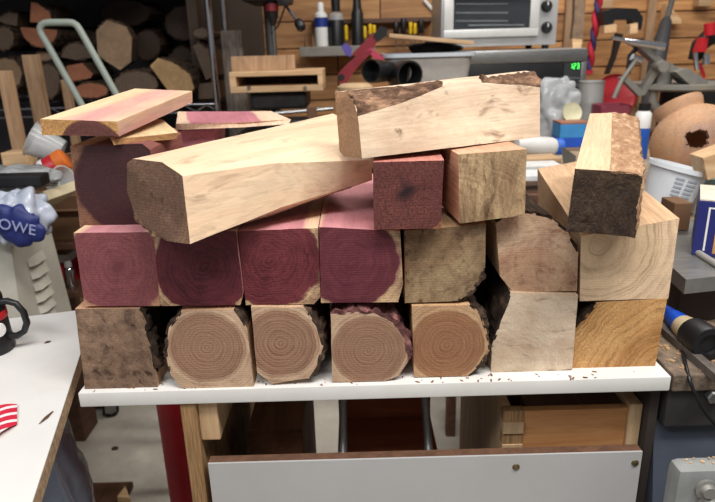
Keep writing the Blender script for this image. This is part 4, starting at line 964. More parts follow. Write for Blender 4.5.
for i, x in enumerate((306, 313)):
    q = Q(x, 46, YR); u = U(x, 46, YR)
    o = MB().lathe([(0, 0), (2.2 * u, 0), (2.0 * u, 3 * u), (.4 * u, 11 * u), (0, 11.3 * u)], 12).build('turned_cone', pm('brown_cone', (116, 80, 52), .6), loc=(q.x, YR + .02, zsft + .0006), smooth=40); tag(o, ('brown wooden cone at the free end of the grey ledge', 'brown wooden cone right beside the white bottle')[i], 'cone', 'wooden cones on the ledge')
# wooden tool strip with handles
ya = 2.36; a = Q(312, 23, ya); b_ = Q(432, 23, ya)
ts = MB().bbox(a.x, b_.x, 2.30, 2.376, a.z - .010, a.z + .010, .003).build('tool_strip', darkwood); tag(ts, 'dark wooden tool strip fixed across the plank wall', 'tool rack')
def driver(px, y0, y1, w, mt, lab, grp, two=None):
    q = Q(px, y0, 2.272); z1 = Q(px, y1, 2.272).z; u = U(px, y0, 2.272); L = q.z - z1; o = thing('screwdriver', lab, 'screwdriver', (q.x, 2.272, z1), 0, grp)
    MB().lathe([(0, 0), (w * .6 * u, 0), (w * .95 * u, L * .12), (w * .8 * u, L * .5), (w * u, L * .85), (w * .7 * u, L), (0, L)], 12).build('grip', mt, o, smooth=50)
    if two: MB().lathe([(w * 1.02 * u, L * .28), (w * 1.04 * u, L * .3), (w * 1.04 * u, L * .7), (w * 1.02 * u, L * .72)], 12, cap=False).build('grip_band', two, o, smooth=50)
    MB().tube([V(0, 0, -.07), V(0, 0, -.0005)], .003, 8).build('shank', steel, o)
gy = 'yellow handles on the tool strip'; gk = 'black handles on the tool strip'
for x, y0, y1, l in ((346, 25, 40, 'yellow-handled screwdriver between the black bottle and the tall canister'), (364.5, 26, 38, 'yellow-handled screwdriver right beside the tall black canister'),
                     (370, 24, 34, 'slim yellow screwdriver, one of a pair above the red clamp'), (374, 25, 33, 'slim yellow screwdriver, one of a pair above the red clamp'),
                     (410.5, 22, 34, 'yellow screwdriver, one of a pair between the fat black handles'), (415, 23, 34, 'yellow screwdriver, one of a pair between the fat black handles')):
    driver(x, y0, y1, 2.0, yellow, l, 'slim pair of yellow handles' if 'slim' in l else 'pair of yellow handles between black ones' if 'pair' in l else gy, None)
for x, y0, y1, l in ((396, 22, 34, 'fat black tool handle nearest the red clamp jaw'), (403.5, 18, 34, 'tall fat black tool handle next to the paired yellow ones'), (421, 20, 33, 'fat black tool handle nearest the small white bottle')):
    driver(x, y0, y1, 3.2, black, l, gk)
o = MB().lathe([(0, 0), (.013, 0), (.013, .07), (.011, .075), (0, .076)], 16).build('white_bottle', whitep, loc=Q(435.5, 39, 2.25), smooth=40); tag(o, 'small white bottle on the wall beside the toaster oven', 'bottle')
o = MB().bbox(-.03, .05, -.02, .12, -.012, 0, .002).build('wall_bracket', darkwood, loc=Q(435.5, 39, 2.25)); tag(o, 'dark little wooden bracket under the small white bottle', 'bracket')
o = MB().tube([Q(424, 0, 2.37), Q(439, 17, 2.37)], .008, 10).build('white_stick', whitep, smooth=60, wrt=Q(431, 8, 2.37)); o.location = Q(431, 8, 2.37); tag(o, 'white stick hanging diagonally on the plank wall', 'stick')
# ------------------------------------------------ drill press with wooden table
YP = 1.62; P = lambda x, y: Q(x, y, YP)
dpz = P(265, 118); dpr = thing('drill_press', 'dark drill press with chuck and ball handle above the wooden table box', 'drill press', V(P(268, 60).x, YP + .12, BZ)); DPO = V(P(268, 60).x, YP + .12, BZ)
cx = P(266, 50).x
MB().tube([V(cx, YP + .16, BZ + .02), V(cx, YP + .16, .9)], .020, 20).build('column', pm('grey_column', (92, 90, 88), .35, .6), dpr, wrt=DPO, smooth=60)
MB().bbox(cx - .12, cx + .12, YP - .02, YP + .28, BZ + .0005, BZ + .025, .004).build('base', iron, dpr, wrt=DPO)
zh = P(272, 2).z
MB().bbox(cx - .07, cx + .085, YP - .04, YP + .26, zh, zh + .28, .02).build('head', iron, dpr, wrt=DPO, smooth=40)
qx = P(272, 8)
ck = MB().lathe([(0, -.075), (.008, -.075), (.017, -.05), (.020, -.045), (.020, -.001)], 20, M=T(qx.x, YP, zh)).build('chuck', iron, dpr, wrt=DPO, smooth=40)
MB().lathe([(.0205, -.03), (.0225, -.028), (.0225, -.008), (.0205, -.006)], 20, M=T(qx.x, YP, zh), cap=False).build('chuck_ring', darkred, ck, wrt=DPO, smooth=40)
MB().tube([V(qx.x, YP, zh - .076), V(qx.x, YP, P(272, 56).z)], .0035, 8).build('drill_bit', steel, dpr, wrt=DPO)
hb_ = P(283, 2); h1 = Q(297, 20, YP - .06); h2 = Q(303, 30, YP - .07)
MB().tube([hb_, h1], .0055, 10).build('lever', chrome, dpr, wrt=DPO, smooth=60)
MB().tube([h1, h1.lerp(h2, .25), h1.lerp(h2, .75), h2], [.010, .016, .017, .010], 14).build('lever_knob', black, dpr, wrt=DPO, smooth=60)
MB().tube([P(286, 4), P(278, 26), P(271, 34)], .003, 8).build('cable', black, dpr, wrt=DPO)
MB().lathe([(0, 0), (.02, 0), (.02, .04), (0, .045)], 18, M=T(*P(284, 0)) @ RX(90)).build('hub', iron, dpr, wrt=DPO, smooth=40)
# wooden table box with a slot
YB = 1.48; P = lambda x, y: Q(x, y, YB)
xl, xr = P(229.5, 82).x, P(323, 82).x; zt3, zb3 = P(275, 71).z, P(275, 92).z; sx0, sx1 = P(236, 82).x, P(318, 82).x; sz1, sz0 = P(275, 76).z, P(275, 86).z
wt = thing('drill_table_box', 'hollow plywood drill table box with a dark slot under the drill press', 'table box', ((xl + xr) / 2, YB + .06, zb3)); WTO = V((xl + xr) / 2, YB + .06, zb3)
MB().bbox(xl, xr, YB, YB + .20, sz1, zt3, .002).build('top_board', paleply, wt, wrt=WTO)
MB().bbox(xl, xr, YB, YB + .20, zb3, sz0, .002).build('bottom_board', paleply, wt, wrt=WTO)
MB().bbox(xl, sx0, YB, YB + .20, sz0 + .0003, sz1 - .0003, .001).build('end_board', paleply, wt, wrt=WTO)
MB().bbox(sx1, xr, YB, YB + .20, sz0 + .0003, sz1 - .0003, .001).build('end_board', paleply, wt, wrt=WTO)
MB().bbox(P(227, 65).x, P(293, 65).x, YB + .07, YB + .088, zt3 + .0004, P(260, 60).z + .012, .002).build('fence', palepost, wt, wrt=WTO)
MB().box(sx0, sx1, YB + .18, YB + .199, sz0 + .0003, sz1 - .0003).build('rear_board', darkwood, wt, wrt=WTO)
for x in (249, 305): MB().lathe([(0, .006), (.004, .006), (.007, .0)], 10, M=T(P(x, 88).x, YB - .0005, P(x, 88).z) @ RX(90)).build('screw', steel, wt, wrt=WTO)
MB().bbox(cx - .05, cx + .14, YB + .03, YP + .10, zb3 - .06, zb3 - .0004, .01).build('iron_bracket', iron, wt, wrt=WTO)
MB().tube([V(cx, YB + .12, zb3 - .061), V(cx, YB + .12, BZ + .0255)], .03, 16).build('pedestal', iron, wt, wrt=WTO, smooth=50)
o = thing('dark_vise', 'dark cast vise under the plywood drill table box', 'vise', V(P(305, 115).x, 1.36, BZ))
MB().bbox(-.06, .05, -.04, .06, .0005, .10, .012).build('body', iron, o, smooth=40); MB().bbox(.02, .05, -.06, -.041, .05, .14, .004).build('jaw', pm('rusty_brown', (104, 72, 50), .7), o); MB().tube([V(-.08, -.03, .12), V(.1, -.03, .13)], .006, 10).build('screw_bar', steel, o)
# weathered plank on end, beside the chrome post
a = Q(224, 76, 1.9); b_ = Q(241, 30, 1.9)
o = MB().bbox(0, b_.x - a.x, 0, .04, FLOOR_Z - a.z, b_.z - a.z, .005).build('weathered_plank', pm('weathered', (120, 108, 98), .9, var=.5, vscale=30, stretch=(3, 1, .5), bump=.5), loc=a); tag(o, 'grey weathered plank on end beside the chrome post', 'plank')
# ------------------------------------------------ hung items right of the oven
a = Q(571, 46, 1.62); st_ = thing('wood_stick', 'rough timber stick with pale broad foot beside the toaster oven', 'stick', Q(577, 48, 1.80))
u = U(577, 30, 1.8)
MB().loft([[V(-4 * u, 0, 0), V(4 * u, 0, 0), V(4 * u, .03, 0), V(-4 * u, .03, 0)], [V(-5.5 * u, 0, 9 * u), V(5 * u, 0, 8 * u), V(5 * u, .03, 8 * u), V(-5.5 * u, .03, 9 * u)]], 0, 0, 0).build('foot', paleply, st_)
MB().loft([[V(-5.5 * u, 0, 9.1 * u), V(5 * u, 0, 8.1 * u), V(5 * u, .03, 8.1 * u), V(-5.5 * u, .03, 9.1 * u)], [V(-5 * u, 0, 28 * u), V(5 * u, 0, 28 * u), V(5 * u, .03, 28 * u), V(-5 * u, .03, 28 * u)], [V(-6.5 * u, 0, 62 * u), V(5 * u, 0, 62 * u), V(5 * u, .03, 62 * u), V(-6.5 * u, .03, 62 * u)]], 0, 0, 0).build('shaft', pm('rough_brown', (126, 104, 84), .85, var=.4, vscale=30), st_)
o = thing('braided_strap', 'red and blue braided strap hanging beside the rough stick', 'strap', Q(589, 70, 2.1))
u = U(589, 40, 2.1)
for k, mt in enumerate((pm('strap_red', (190, 36, 56), .7), pm('strap_blue', (52, 46, 96), .7))):
    pts = [V(1.5 * u * math.sin(i * .55 + k * PI) + i * .12 * u, 4 * u * math.cos(i * .55 + k * PI) * .6, i * 2.4 * u) for i in range(34)]
    MB().tube(pts, (2.9 if k == 0 else 2.2) * u, 8).build('strand', mt, o, smooth=60)
MB().lathe([(0, -.02), (.016, -.016), (.016, .0), (0, .004)], 14).build('knot', pm('strap_red', (190, 36, 56)), o, smooth=60)
# black clamp rack with wood pads
YK = 2.05; P = lambda x, y: Q(x, y, YK)
kr = thing('spring_clamp', 'big black spring clamp with pale wood pads on the plank wall', 'clamp', P(620, 30)); KO = P(620, 30)
def slab2(mb, pts, th, Y=YK):
    q = [Q(x, y, Y) for x, y in pts]; mb.prism([v - V(0, th / 2, 0) for v in q], (0, th, 0)); return mb
slab2(MB(), [(600, 12), (612, 8), (634, 9), (640, 18), (638, 30), (631, 29), (629, 20), (612, 20), (608, 30), (601, 28)], .06).build('bow', black, kr, wrt=KO)
slab2(MB(), [(602, 26), (614, 24), (614, 32), (602, 33)], .05, YK - .035).build('pad', paleply, kr, wrt=KO)
slab2(MB(), [(628, 25), (635, 23), (635, 33), (627, 34)], .05, YK - .035).build('pad', paleply, kr, wrt=KO)
slab2(MB(), [(616, 33), (622, 34), (614, 60), (608, 74), (605, 74), (612, 56)], .03).build('arm', iron, kr, wrt=KO)
# triangular wood gusset and small blocks on the wall
q = [Q(662, 4, 2.36), Q(676, 20, 2.36), Q(676, 24, 2.36), Q(659, 24, 2.36)]
o = MB().prism(q, (0, -.05, 0)).build('gusset', paleply, wrt=q[3]); o.location = q[3]; tag(o, 'triangular pale wood gusset on the plank wall', 'bracket')
for (x, y, l) in ((602, 4, 'small pale wood block high on the plank wall by the strap'), (700, 2, 'small pale wood block high on the plank wall above the red cap')):
    o = MB().bbox(-.03, .03, -.05, 0, -.02, .02, .003).build('wall_block', paleply, loc=Q(x, y, 2.36)); tag(o, l, 'wood block')
# vertical battens
for (x, w, l) in ((641, 8, 'upright brown batten on the plank wall beside the big black clamp'), (561, 9, 'upright brown batten on the plank wall beside the toaster oven')):
    q = Q(x, 60, 2.37); u = U(x, 60, 2.37); o = MB().bbox(0, w * u, -.02, 0, BZ - q.z, .5, .003).build('batten', palepost, loc=q); tag(o, l, 'batten')
# metal bar with dark grip leaning
a, m_, b_ = Q(672, 0, 2.15), Q(667, 18, 2.1), Q(658, 56, 2.02)
o = thing('pry_handle', 'steel rod with a long dark rubber grip leaning on the wall', 'tool', b_)
MB().tube([a + (a - m_) * .5 - b_, m_ - b_], .012, 12).build('rod', steel, o, smooth=60)
MB().tube([m_ - b_, (m_.lerp(b_, .1)) - b_, m_.lerp(b_, .6) - b_, V(0, 0, 0), V(-.03, -.03, -.19)], [.014, .022, .030, .034, .03], 14).build('grip', pm('grip_dark', (62, 62, 64), .6), o, smooth=60)
# ------------------------------------------------ scroll saw / grinder jig
YS = 1.30; P = lambda x, y, d=0: Q(x, y, YS + d)
ss = thing('scroll_saw', 'dusty grey cast scroll saw with tilted arm and round table', 'scroll saw', V(P(680, 95).x, YS + .1, BZ)); SSO = V(P(680, 95).x, YS + .1, BZ)
def slab3(mb, pts, th, d=0):
    q = [P(x, y, d) for x, y in pts]; mb.prism([v for v in q], (0, th, 0)); return mb
slab3(MB(), [(637, 45), (650, 49), (664, 60), (690, 74), (706, 82), (695, 90), (672, 74), (656, 62)], .05, 0).build('arm', castgrey, ss, wrt=SSO)
slab3(MB(), [(676, 72), (688, 68), (709, 82), (697, 91)], .07, -.03).build('arm_plate', castgrey, ss, wrt=SSO)
slab3(MB(), [(621, 78), (627, 76), (642, 90), (656, 66), (662, 60), (666, 64), (658, 74), (645, 95), (639, 96)], .03, -.01).build('c_frame', castgrey, ss, wrt=SSO)
MB().lathe([(0, -.02), (.014, -.02), (.016, -.016), (.016, .03), (0, .03)], 22, M=T(*P(659, 66, -.02)) @ RX(90)).build('pivot', castgrey, ss, wrt=SSO, smooth=40)
zc = P(682, 84).z; tcx = P(690, 84)
MB().lathe([(0, -.018), (.14, -.018), (.15, -.012), (.15, 0), (0, 0)], 36, M=T(tcx.x, YS + .06, zc)).build('table', castgrey, ss, wrt=SSO, smooth=40)
MB().tube([V(tcx.x, YS + .08, BZ + .001), V(tcx.x, YS + .08, zc - .019)], .045, 18).build('pedestal', iron, ss, wrt=SSO, smooth=50)
MB().tube([P(656, 84), P(652, 100), P(657, 110)], .014, 12).build('brace', castgrey, ss, wrt=SSO, smooth=50)
MB().lathe([(0, .0005), (.032, .0005), (.032, .06), (0, .062)], 20, M=T(P(665, 82).x, YS + .03, zc)).build('collar', pm('ridged_steel', (150, 148, 142), .4, .7), ss, wrt=SSO, smooth=40)
MB().tube([P(612, 38, -.02), P(624, 40, -.02)], .006, 10).tube([P(624, 40, -.02), P(630, 42, -.02), P(664, 47, -.02)], [.006, .010, .013], 12).build('bright_bar', chrome, ss, wrt=SSO, smooth=60)
MB().tube([P(614, 98, -.01), P(622, 80, -.01), P(636, 60, -.01)], .007, 10).build('lever', castgrey, ss, wrt=SSO, smooth=60)
MB().tube([P(632, 57), P(641, 61)], .011, 12).build('lever_knob', chrome, ss, wrt=SSO, smooth=60)
MB().tube([P(666, 46, .03), P(640, 44, .03), P(630, 56, .03), P(628, 74, .03)], .008, 10).build('rod', iron, ss, wrt=SSO, smooth=60)
# red trigger tool hanging at the edge
YQ = 1.55; P = lambda x, y, d=0: Q(x, y, YQ + d)
rt_ = thing('red_sander', 'red and black power tool with red cap behind the scroll saw', 'power tool', P(708, 75)); RTO = P(708, 75)
MB().tube([P(694, 60), P(699, 46), P(710, 36), P(725, 34)], [.02, .026, .03, .032], 18).build('body', black, rt_, wrt=RTO, smooth=60)
MB().tube([P(710, 35, -.05), P(710, 23, -.05)], .018, 16).build('cap', red, rt_, wrt=RTO, smooth=40)
q = [P(697, 52, -.05), P(702, 38, -.05), P(709, 37, -.05), P(706, 52, -.05)]
MB().prism(q, (0, .03, 0)).build('trigger_plate', red, rt_, wrt=RTO)
MB().tube([P(695, 52, -.03), P(697, 70, -.03)], .008, 10).build('spout', chrome, rt_, wrt=RTO, smooth=60); MB().tube([P(706, 54, -.03), P(706, 64, -.03)], .012, 10).build('nozzle', chrome, rt_, wrt=RTO, smooth=60)
MB().tube([P(700, 64, -.02), P(704, 76, -.02), P(700, 84, -.02)], .006, 8).build('wire', red, rt_, wrt=RTO, smooth=60)
MB().bbox(-.03, .09, -.02, .1, BZ - RTO.z, -.02, .01).build('stand', iron, rt_)
# ------------------------------------------------ cans, lids, tubs on the bench
def can(px, y0, Y, wpx, name, label, mat, cat, zb_=BZ, seam=True):
    q = Q(px, y0, Y); u = U(px, y0, Y); r = wpx / 2 * u; h = q.z - zb_; o = thing(name, label, cat, (q.x, Y, zb_ + .0005))
    MB().lathe([(0, 0), (r * .97, 0), (r, .004), (r, .008), (r * .985, .010), (r * .985, h * .3), (r * .995, h * .32), (r * .985, h * .34), (r * .985, h * .6), (r * .995, h * .62), (r * .985, h * .64), (r * .985, h - .006), (r * 1.01, h - .004), (r * 1.01, h), (r * .96, h), (r * .96, h - .01), (0, h - .01)], 32).build('wall', mat, o, smooth=25); return o
can(592, 81, 1.50, 25, 'steel_canister', 'ribbed steel canister beside the microwave', pm('bright_tin', (186, 186, 184), .3, .5, var=.06), 'canister')
yl = 1.60; q = Q(614, 96, yl); u = U(614, 96, yl)
o = thing('round_tray', 'big round red tray leaning behind the steel canister', 'tray', q); o.rotation_euler = (math.radians(70), 0, 0)
MB().lathe([(0, 0), (17 * u, 0), (20 * u, .004), (21 * u, .012), (20.5 * u, .02), (19.5 * u, .012), (16 * u, .007), (0, .007)], 40).build('disc', pm('lid_red', (150, 26, 36), .4), o, smooth=40)
MB().bbox(-.05, .05, .0, .02, -.10, -.02, .003, M=RX(-70)).build('stop_block', paleply, o)
q0, q1 = Q(600, 117, 1.36), Q(632, 105, 1.36); u = U(615, 110, 1.36)
o = thing('pink_tub', 'shallow rose plastic tub in front of the round red tray', 'tub', ((q0.x + q1.x) / 2, 1.40, BZ)); h = q1.z - BZ; hw = (q1.x - q0.x) / 2
MB().loft([rr(hw * .9, .045, .012, .0005), rr(hw, .05, .014, h), rr(hw * .95, .046, .012, h), rr(hw * .85, .041, .01, .004)], 0, 0, 0).build('wall', pm('rose_plastic', (150, 70, 86), .35, alpha=.9), o, smooth=40)
# paint bottle with blue label
q = Q(641, 138, 1.05); u = U(641, 130, 1.05)
o = thing('paint_bottle', 'small white bottle with blue base label behind the pale offcut', 'bottle', (q.x, 1.05, SBZ + .0005)); z0 = q.z - SBZ
MB().lathe([(0, 0), (7 * u, 0), (7.5 * u, .002), (7.5 * u, z0 + 10 * u)], 22).build('label', blue, o, smooth=40); MB().lathe([(7.4 * u, z0 + 10.1 * u), (7.5 * u, z0 + 24 * u), (5 * u, z0 + 27 * u)], 22).build('body', whitep, o, smooth=40); MB().lathe([(5.6 * u, z0 + 27.1 * u), (5.6 * u, z0 + 34 * u), (0, z0 + 34.5 * u)], 18).build('cap', black, o, smooth=40)
# clear bag and lid, blue box, white roll, blade
bp = Q(555, 112, 1.40)
o = blob(.075, .045, .10, amp=.28, sc=18, k=11, seg=60, rings=36).build('clear_bag', pm('cloudy_film', (196, 200, 204), .15, var=.2, vscale=15, alpha=.55), loc=(bp.x + .005, 1.40, bp.z + .016), smooth=60); tag(o, 'clear plastic bag slumped in front of the microwave door', 'bag')
q = Q(571, 113, 1.34); o = thing('yellow_disc', 'pale yellow round disc leaning on the clear bag', 'disc', q); o.rotation_euler = (math.radians(76), 0, math.radians(8)); u = U(571, 113, 1.34)
MB().lathe([(0, 0), (9 * u, 0), (10 * u, .003), (10 * u, .010), (9 * u, .008), (0, .007)], 28).build('disc', pm('pale_yellow', (206, 204, 170), .4), o, smooth=40)
q0, q1 = Q(559, 148, 1.26), Q(590, 124, 1.26)
o = thing('blue_box', 'bright blue carton with brown top before the steel canister', 'box', ((q0.x + q1.x) / 2, 1.30, BZ + .0005)); hw = (q1.x - q0.x) / 2; hh = q1.z - BZ; hm = hh * .42
MB().bbox(-hw, hw, -.04, .04, 0, hm, .001).build('lower_band', pm('royal_blue', (36, 84, 190), .5), o); MB().bbox(-hw, hw, -.04, .04, hm + .0002, hh, .001).build('upper_band', pm('sky_blue', (62, 140, 200), .5), o); MB().bbox(-hw, hw, -.04, .04, hh + .0002, hh + .006, .001).build('lid', pm('brown_lid', (150, 100, 80), .6), o)
q = Q(536, 146, 1.15)
o = thing('white_roll', 'white foam roll with blue end cap behind the streaky blank', 'roll', q); o.rotation_euler = (0, math.radians(96), math.radians(10)); u = U(536, 146, 1.15)
MB().lathe([(0, -22 * u), (7 * u, -21 * u), (9.5 * u, -8 * u), (9.5 * u, 16 * u), (8 * u, 20 * u)], 24).build('roll', pm('white_foam', (206, 206, 204), .6, var=.08), o, smooth=50); MB().lathe([(8.4 * u, 20.2 * u), (9 * u, 21 * u), (9 * u, 27 * u), (0, 28 * u)], 24).build('cap', blue, o, smooth=40)
q = [Q(562, 146, .95), Q(576, 156, .95), Q(575, 176, .95), Q(565, 176, .95)]
o = MB().prism(q, (0, .006, 0)).build('steel_scraper', pm('blade_grey', (112, 112, 110), .45, .6), wrt=q[3]); o.location = q[3]; tag(o, 'grey steel scraper standing before the blue carton', 'scraper')
# sheets and slats under them
GS = 'flat slats behind the streaky blank'
for i, (y, Y, mt, l) in enumerate(((156, 1.05, paleply, 'pale slat lying under the white roll'), (163, .93, pm('white_strip', (212, 212, 210), .5), 'white flat strip nearer the stack than the pale slat'), (172, .72, pm('white_sheet', (222, 224, 226), .4, dirt=(150, 150, 150), dirt_amt=.5), 'white crumpled sheet beside the clean tan blank'))):
    q = Q(538, y, Y); o = MB().bbox(-.13, .05, -.04, .03, -.012, 0, .002).build('flat_strip', mt, loc=q, rot=(0, 0, .1 - .08 * i)); tag(o, l, 'strip', GS)
q0 = Q(538, 172, .72)
st2 = thing('strip_trestle', 'low dark trestle behind the stack carrying the flat strips', 'trestle', (q0.x - .02, .88, FLOOR_Z))
zz = min(q0.z, Q(538, 156, 1.05).z, Q(538, 163, .93).z) - .0126 - FLOOR_Z
MB().bbox(-.12, .04, -.22, .26, zz - .03, zz, .003).build('deck', darkwood, st2)
for sx in (-.11, .01):
    for sy in (-.2, .22): MB().bbox(sx, sx + .03, sy, sy + .03, 0, zz - .0302, .002).build('leg', darkwood, st2)

# ================================================================== side bench things
# turned hollow vessel lying on its side
vc = Q(694, 143, .72); u = U(694, 143, .72); Rv = 41 * u
vs_ = thing('hollow_vessel', 'turned wooden hollow vessel with a ragged dark hole', 'vessel', vc)
ax = V(-.22, .45, .72).normalized(); Mv = ax.to_track_quat('Z', 'Y').to_matrix().to_4x4()
prof = []
for i in range(61):
    th = PI * (0.02 + 0.80 * i / 60); prof.append((Rv * math.sin(th), -Rv * .92 * math.cos(th)))
rimr = prof[-1][0]; rz0 = prof[-1][1]
prof += [(rimr * 1.02, rz0 + .006), (rimr * 1.10, rz0 + .020), (rimr * 1.08, rz0 + .026), (rimr * .9, rz0 + .024), (rimr * .86, rz0)]
inner = [(r * .88, z * .9) for r, z in prof[:61]][::-1]
vm = MB(); seg = 120; allp = prof + inner
hole_dir = (Q(700, 137, .60) - vc).normalized()
rings = []
for (r, z) in allp: rings.append([Mv @ V(r * math.cos(2 * PI * j / seg), r * math.sin(2 * PI * j / seg), z) for j in range(seg)])
for r in rings: vm.v += r
def inhole(p):
    d = p.normalized(); a = d.angle(hole_dir); return a < 0.24 + 0.10 * nz(d, 4, 1) + .03 * nz(d, 9, 2)
for i in range(len(rings) - 1):
    for j in range(seg):
        k = (j + 1) % seg; idx = (i * seg + j, i * seg + k, (i + 1) * seg + k, (i + 1) * seg + j)
        c = sum((vm.v[t] for t in idx), V(0, 0, 0)) / 4
        if i != len(prof) - 1 and inhole(c): continue
        vm.face(idx, 0)
vm.face([j for j in range(seg)][::-1]); 
vmat = wood('vessel_wood', (186, 150, 130), (200, 160, 128), 0.06, 45, .3, .02, stain=(196, 140, 92), stain_amt=.6, stain_scale=9, fibre=.1)
vm.build('shell', vmat, vs_, smooth=40)
MB().bbox(-.05, .05, -.04, .05, SBZ - vc.z + .0004, -Rv * .93, .004).build('rest_block', paleply, vs_)
# white bucket with grey print
bq = Q(664, 214, .50); u = U(664, 200, .50); bt_ = Q(664, 168, .50).z
bk_ = thing('plastic_bucket', 'milky white plastic bucket with grey printing behind the tan blank', 'bucket', (Q(662, 214, .47).x, .47, SBZ + .0085)); hb = bt_ - SBZ + .004; r1 = 27 * u; r0_ = 20 * u; bk_.rotation_euler = (0, math.radians(14), 0)
MB().lathe([(0, 0), (r0_, 0), (r1 - .002, hb - .008), (r1 + .003, hb - .008), (r1 + .003, hb), (r1 - .003, hb), (r0_ - .002, .003), (0, .003)], 40).build('wall', milky, bk_, smooth=35)
for r in range(5):
    for (a0, a1) in ((-118, -100), (-94, -72)):
        z = hb * (.42 + .085 * r); rr_ = r0_ + (r1 - r0_) * z / hb + .0006
        MB().loft([[V(rr_ * math.cos(math.radians(a0 + (a1 - a0) * t / 5)), rr_ * math.sin(math.radians(a0 + (a1 - a0) * t / 5)), z + dz) for t in range(6)] for dz in (0, .0035)], 0, closed=False).build('print_line', pm('grey_print', (150, 156, 164), .5), bk_)
# blue box with picture panel
bz0 = Q(700, 262, .28); u = U(700, 230, .28)
A = Q(689, 200, .30); B = Q(722, 210, .24); hgt = .105
# steel machine table
sq = [Q(673, 269, .13), Q(686, 279, .10), Q(735, 274, .10), Q(735, 258, .20), Q(679, 236, .30)]
zst = sum(p.z for p in sq) / 5
sq = [QZ(673, 268, zst), QZ(686, 279.5, zst), QZ(740, 274, zst), V(.70, .37, zst), V(.50, .37, zst)]
mt_ = thing('steel_machine_table', 'grey steel machine table beside the stack', 'machine table', (.5, .25, 0)); STO = V(.5, .25, 0)
MB().prism([p - V(0, 0, .020) for p in sq], (0, 0, .020)).build('table_plate', pm('machined_steel', (150, 150, 148), .38, .7, var=.12, vscale=30, stretch=(1, 5, 1)), mt_, wrt=STO)
cs_ = sum(sq, V(0, 0, 0)) / 5
MB().prism([cs_.lerp(p, .8) + V(0, .015, -cs_.z + .0006) for p in sq], (0, 0, zst - .0212)).build('foot', pm('dark_foot', (58, 46, 40), .7), mt_, wrt=STO)
# strip rail and blue box standing on the table
a = QZ(694, 250, zst + .004); b_ = QZ(735, 276, zst + .004)
o = MB().tube([a, b_], .0045, 8).build('guide_bar', pm('pale_bar', (190, 188, 182), .4, .4), smooth=50, wrt=a); o.location = a; tag(o, 'pale guide bar lying across the steel machine table', 'bar')
bxr = thing('picture_box', 'dark blue cardboard box with wood-coloured picture panel on the machine table', 'box', (.60, .30, zst + .0005), math.radians(14))
pA_ = QZ(691, 255, zst); bxr.rotation_euler = (0, 0, math.radians(-28)); bxr.location = pA_ + RZ(-28) @ V(.075, .04, 0) + V(0, 0, .0006)
navy = pm('navy_card', (34, 40, 108), .5, var=.1)
MB().bbox(-.075, .075, -.04, .06, 0, .078, .001).build('carton', navy, bxr)
MB().box(-.074, .0745, -.039, .0595, .0785, .0805).build('lid', pm('pale_card', (214, 204, 186), .6), bxr)
MB().box(-.062, -.0595, -.0408, -.0402, .008, .070).box(-.0595, .07, -.0408, -.0402, .068, .070).build('white_outline', whitep, bxr)
MB().box(-.050, .06, -.0409, -.0402, .005, .038).build('picture', pm('picture_tan', (196, 146, 98), .5, var=.3, vscale=40), bxr, label='tan wood picture panel')
MB().box(-.048, -.034, -.0409, -.0402, .046, .060).build('white_mark', pm('mark_white', (190, 196, 214), .5), bxr)
o = MB().bbox(-.012, .016, -.015, .03, 0, .045, .002).build('brown_carton', cardb, loc=(QZ(686, 244, zst).x + .022, .325, zst + .0006)); tag(o, 'brown carton between the white bucket and the dark blue box', 'box')
q = Q(712, 163, .42); 
o = thing('block_pile', 'pale wood offcut leaning past the hollow vessel', 'wood block', q)
MB().bbox(-.02, .07, -.015, .03, -.022, .02, .002, M=RY(-20)).build('offcut', paleply, o)
o2 = thing('white_jar', 'white lidded jar standing past the bucket', 'jar', (Q(714, 190, .46).x, .47, SBZ + .0005)); hz = Q(714, 178, .46).z - SBZ
MB().lathe([(0, 0), (.026, 0), (.028, .004), (.028, hz * .8), (.024, hz * .84)], 24).build('body', whitep, o2, smooth=40); MB().lathe([(.0285, hz * .845), (.0285, hz), (0, hz)], 24).build('lid', pm('teal_lid', (150, 176, 170), .4), o2, smooth=40)
# ------------------------------------------------ lathe stand at right: dusty bed, dark cabinet, grey casting
ls = thing('machine_stand', 'dark blue grey machine stand with dusty wooden bed beside the white board', 'machine', (.62, .25, FLOOR_Z)); LSO = V(.62, .25, FLOOR_Z)
MB().bbox(.3645, 1.1, .006, .38, -.022, 0, .002).build('bed', pm('dusty_bed', (112, 96, 82), .9, var=.45, vscale=60, bump=.8, dirt=(176, 152, 122), dirt_amt=.7), ls, wrt=LSO)
navyg = pm('blue_grey_paint', (70, 76, 88), .45, var=.15, vscale=10, dirt=(44, 42, 42), dirt_amt=.5)
MB().bbox(.3645, 1.1, .012, .36, -.075, -.0222, .003).build('apron', pm('dark_apron', (54, 52, 52), .6, .2, var=.2), ls, wrt=LSO)
MB().prism([V(.3615, .03, -.0752), V(.3615, -.01, -.25), V(.3615, -.03, FLOOR_Z), V(.3615, .33, FLOOR_Z), V(.3615, .33, -.0752)], (.74, 0, 0)).build('cabinet', navyg, ls, wrt=LSO)
q = Q(711, 394, .012)
MB().lathe([(0, .010), (.007, .010), (.009, .008), (.009, .0004)], 6, M=T(q.x, .0118, q.z) @ RX(90)).build('hex_bolt', steel, ls, wrt=LSO)
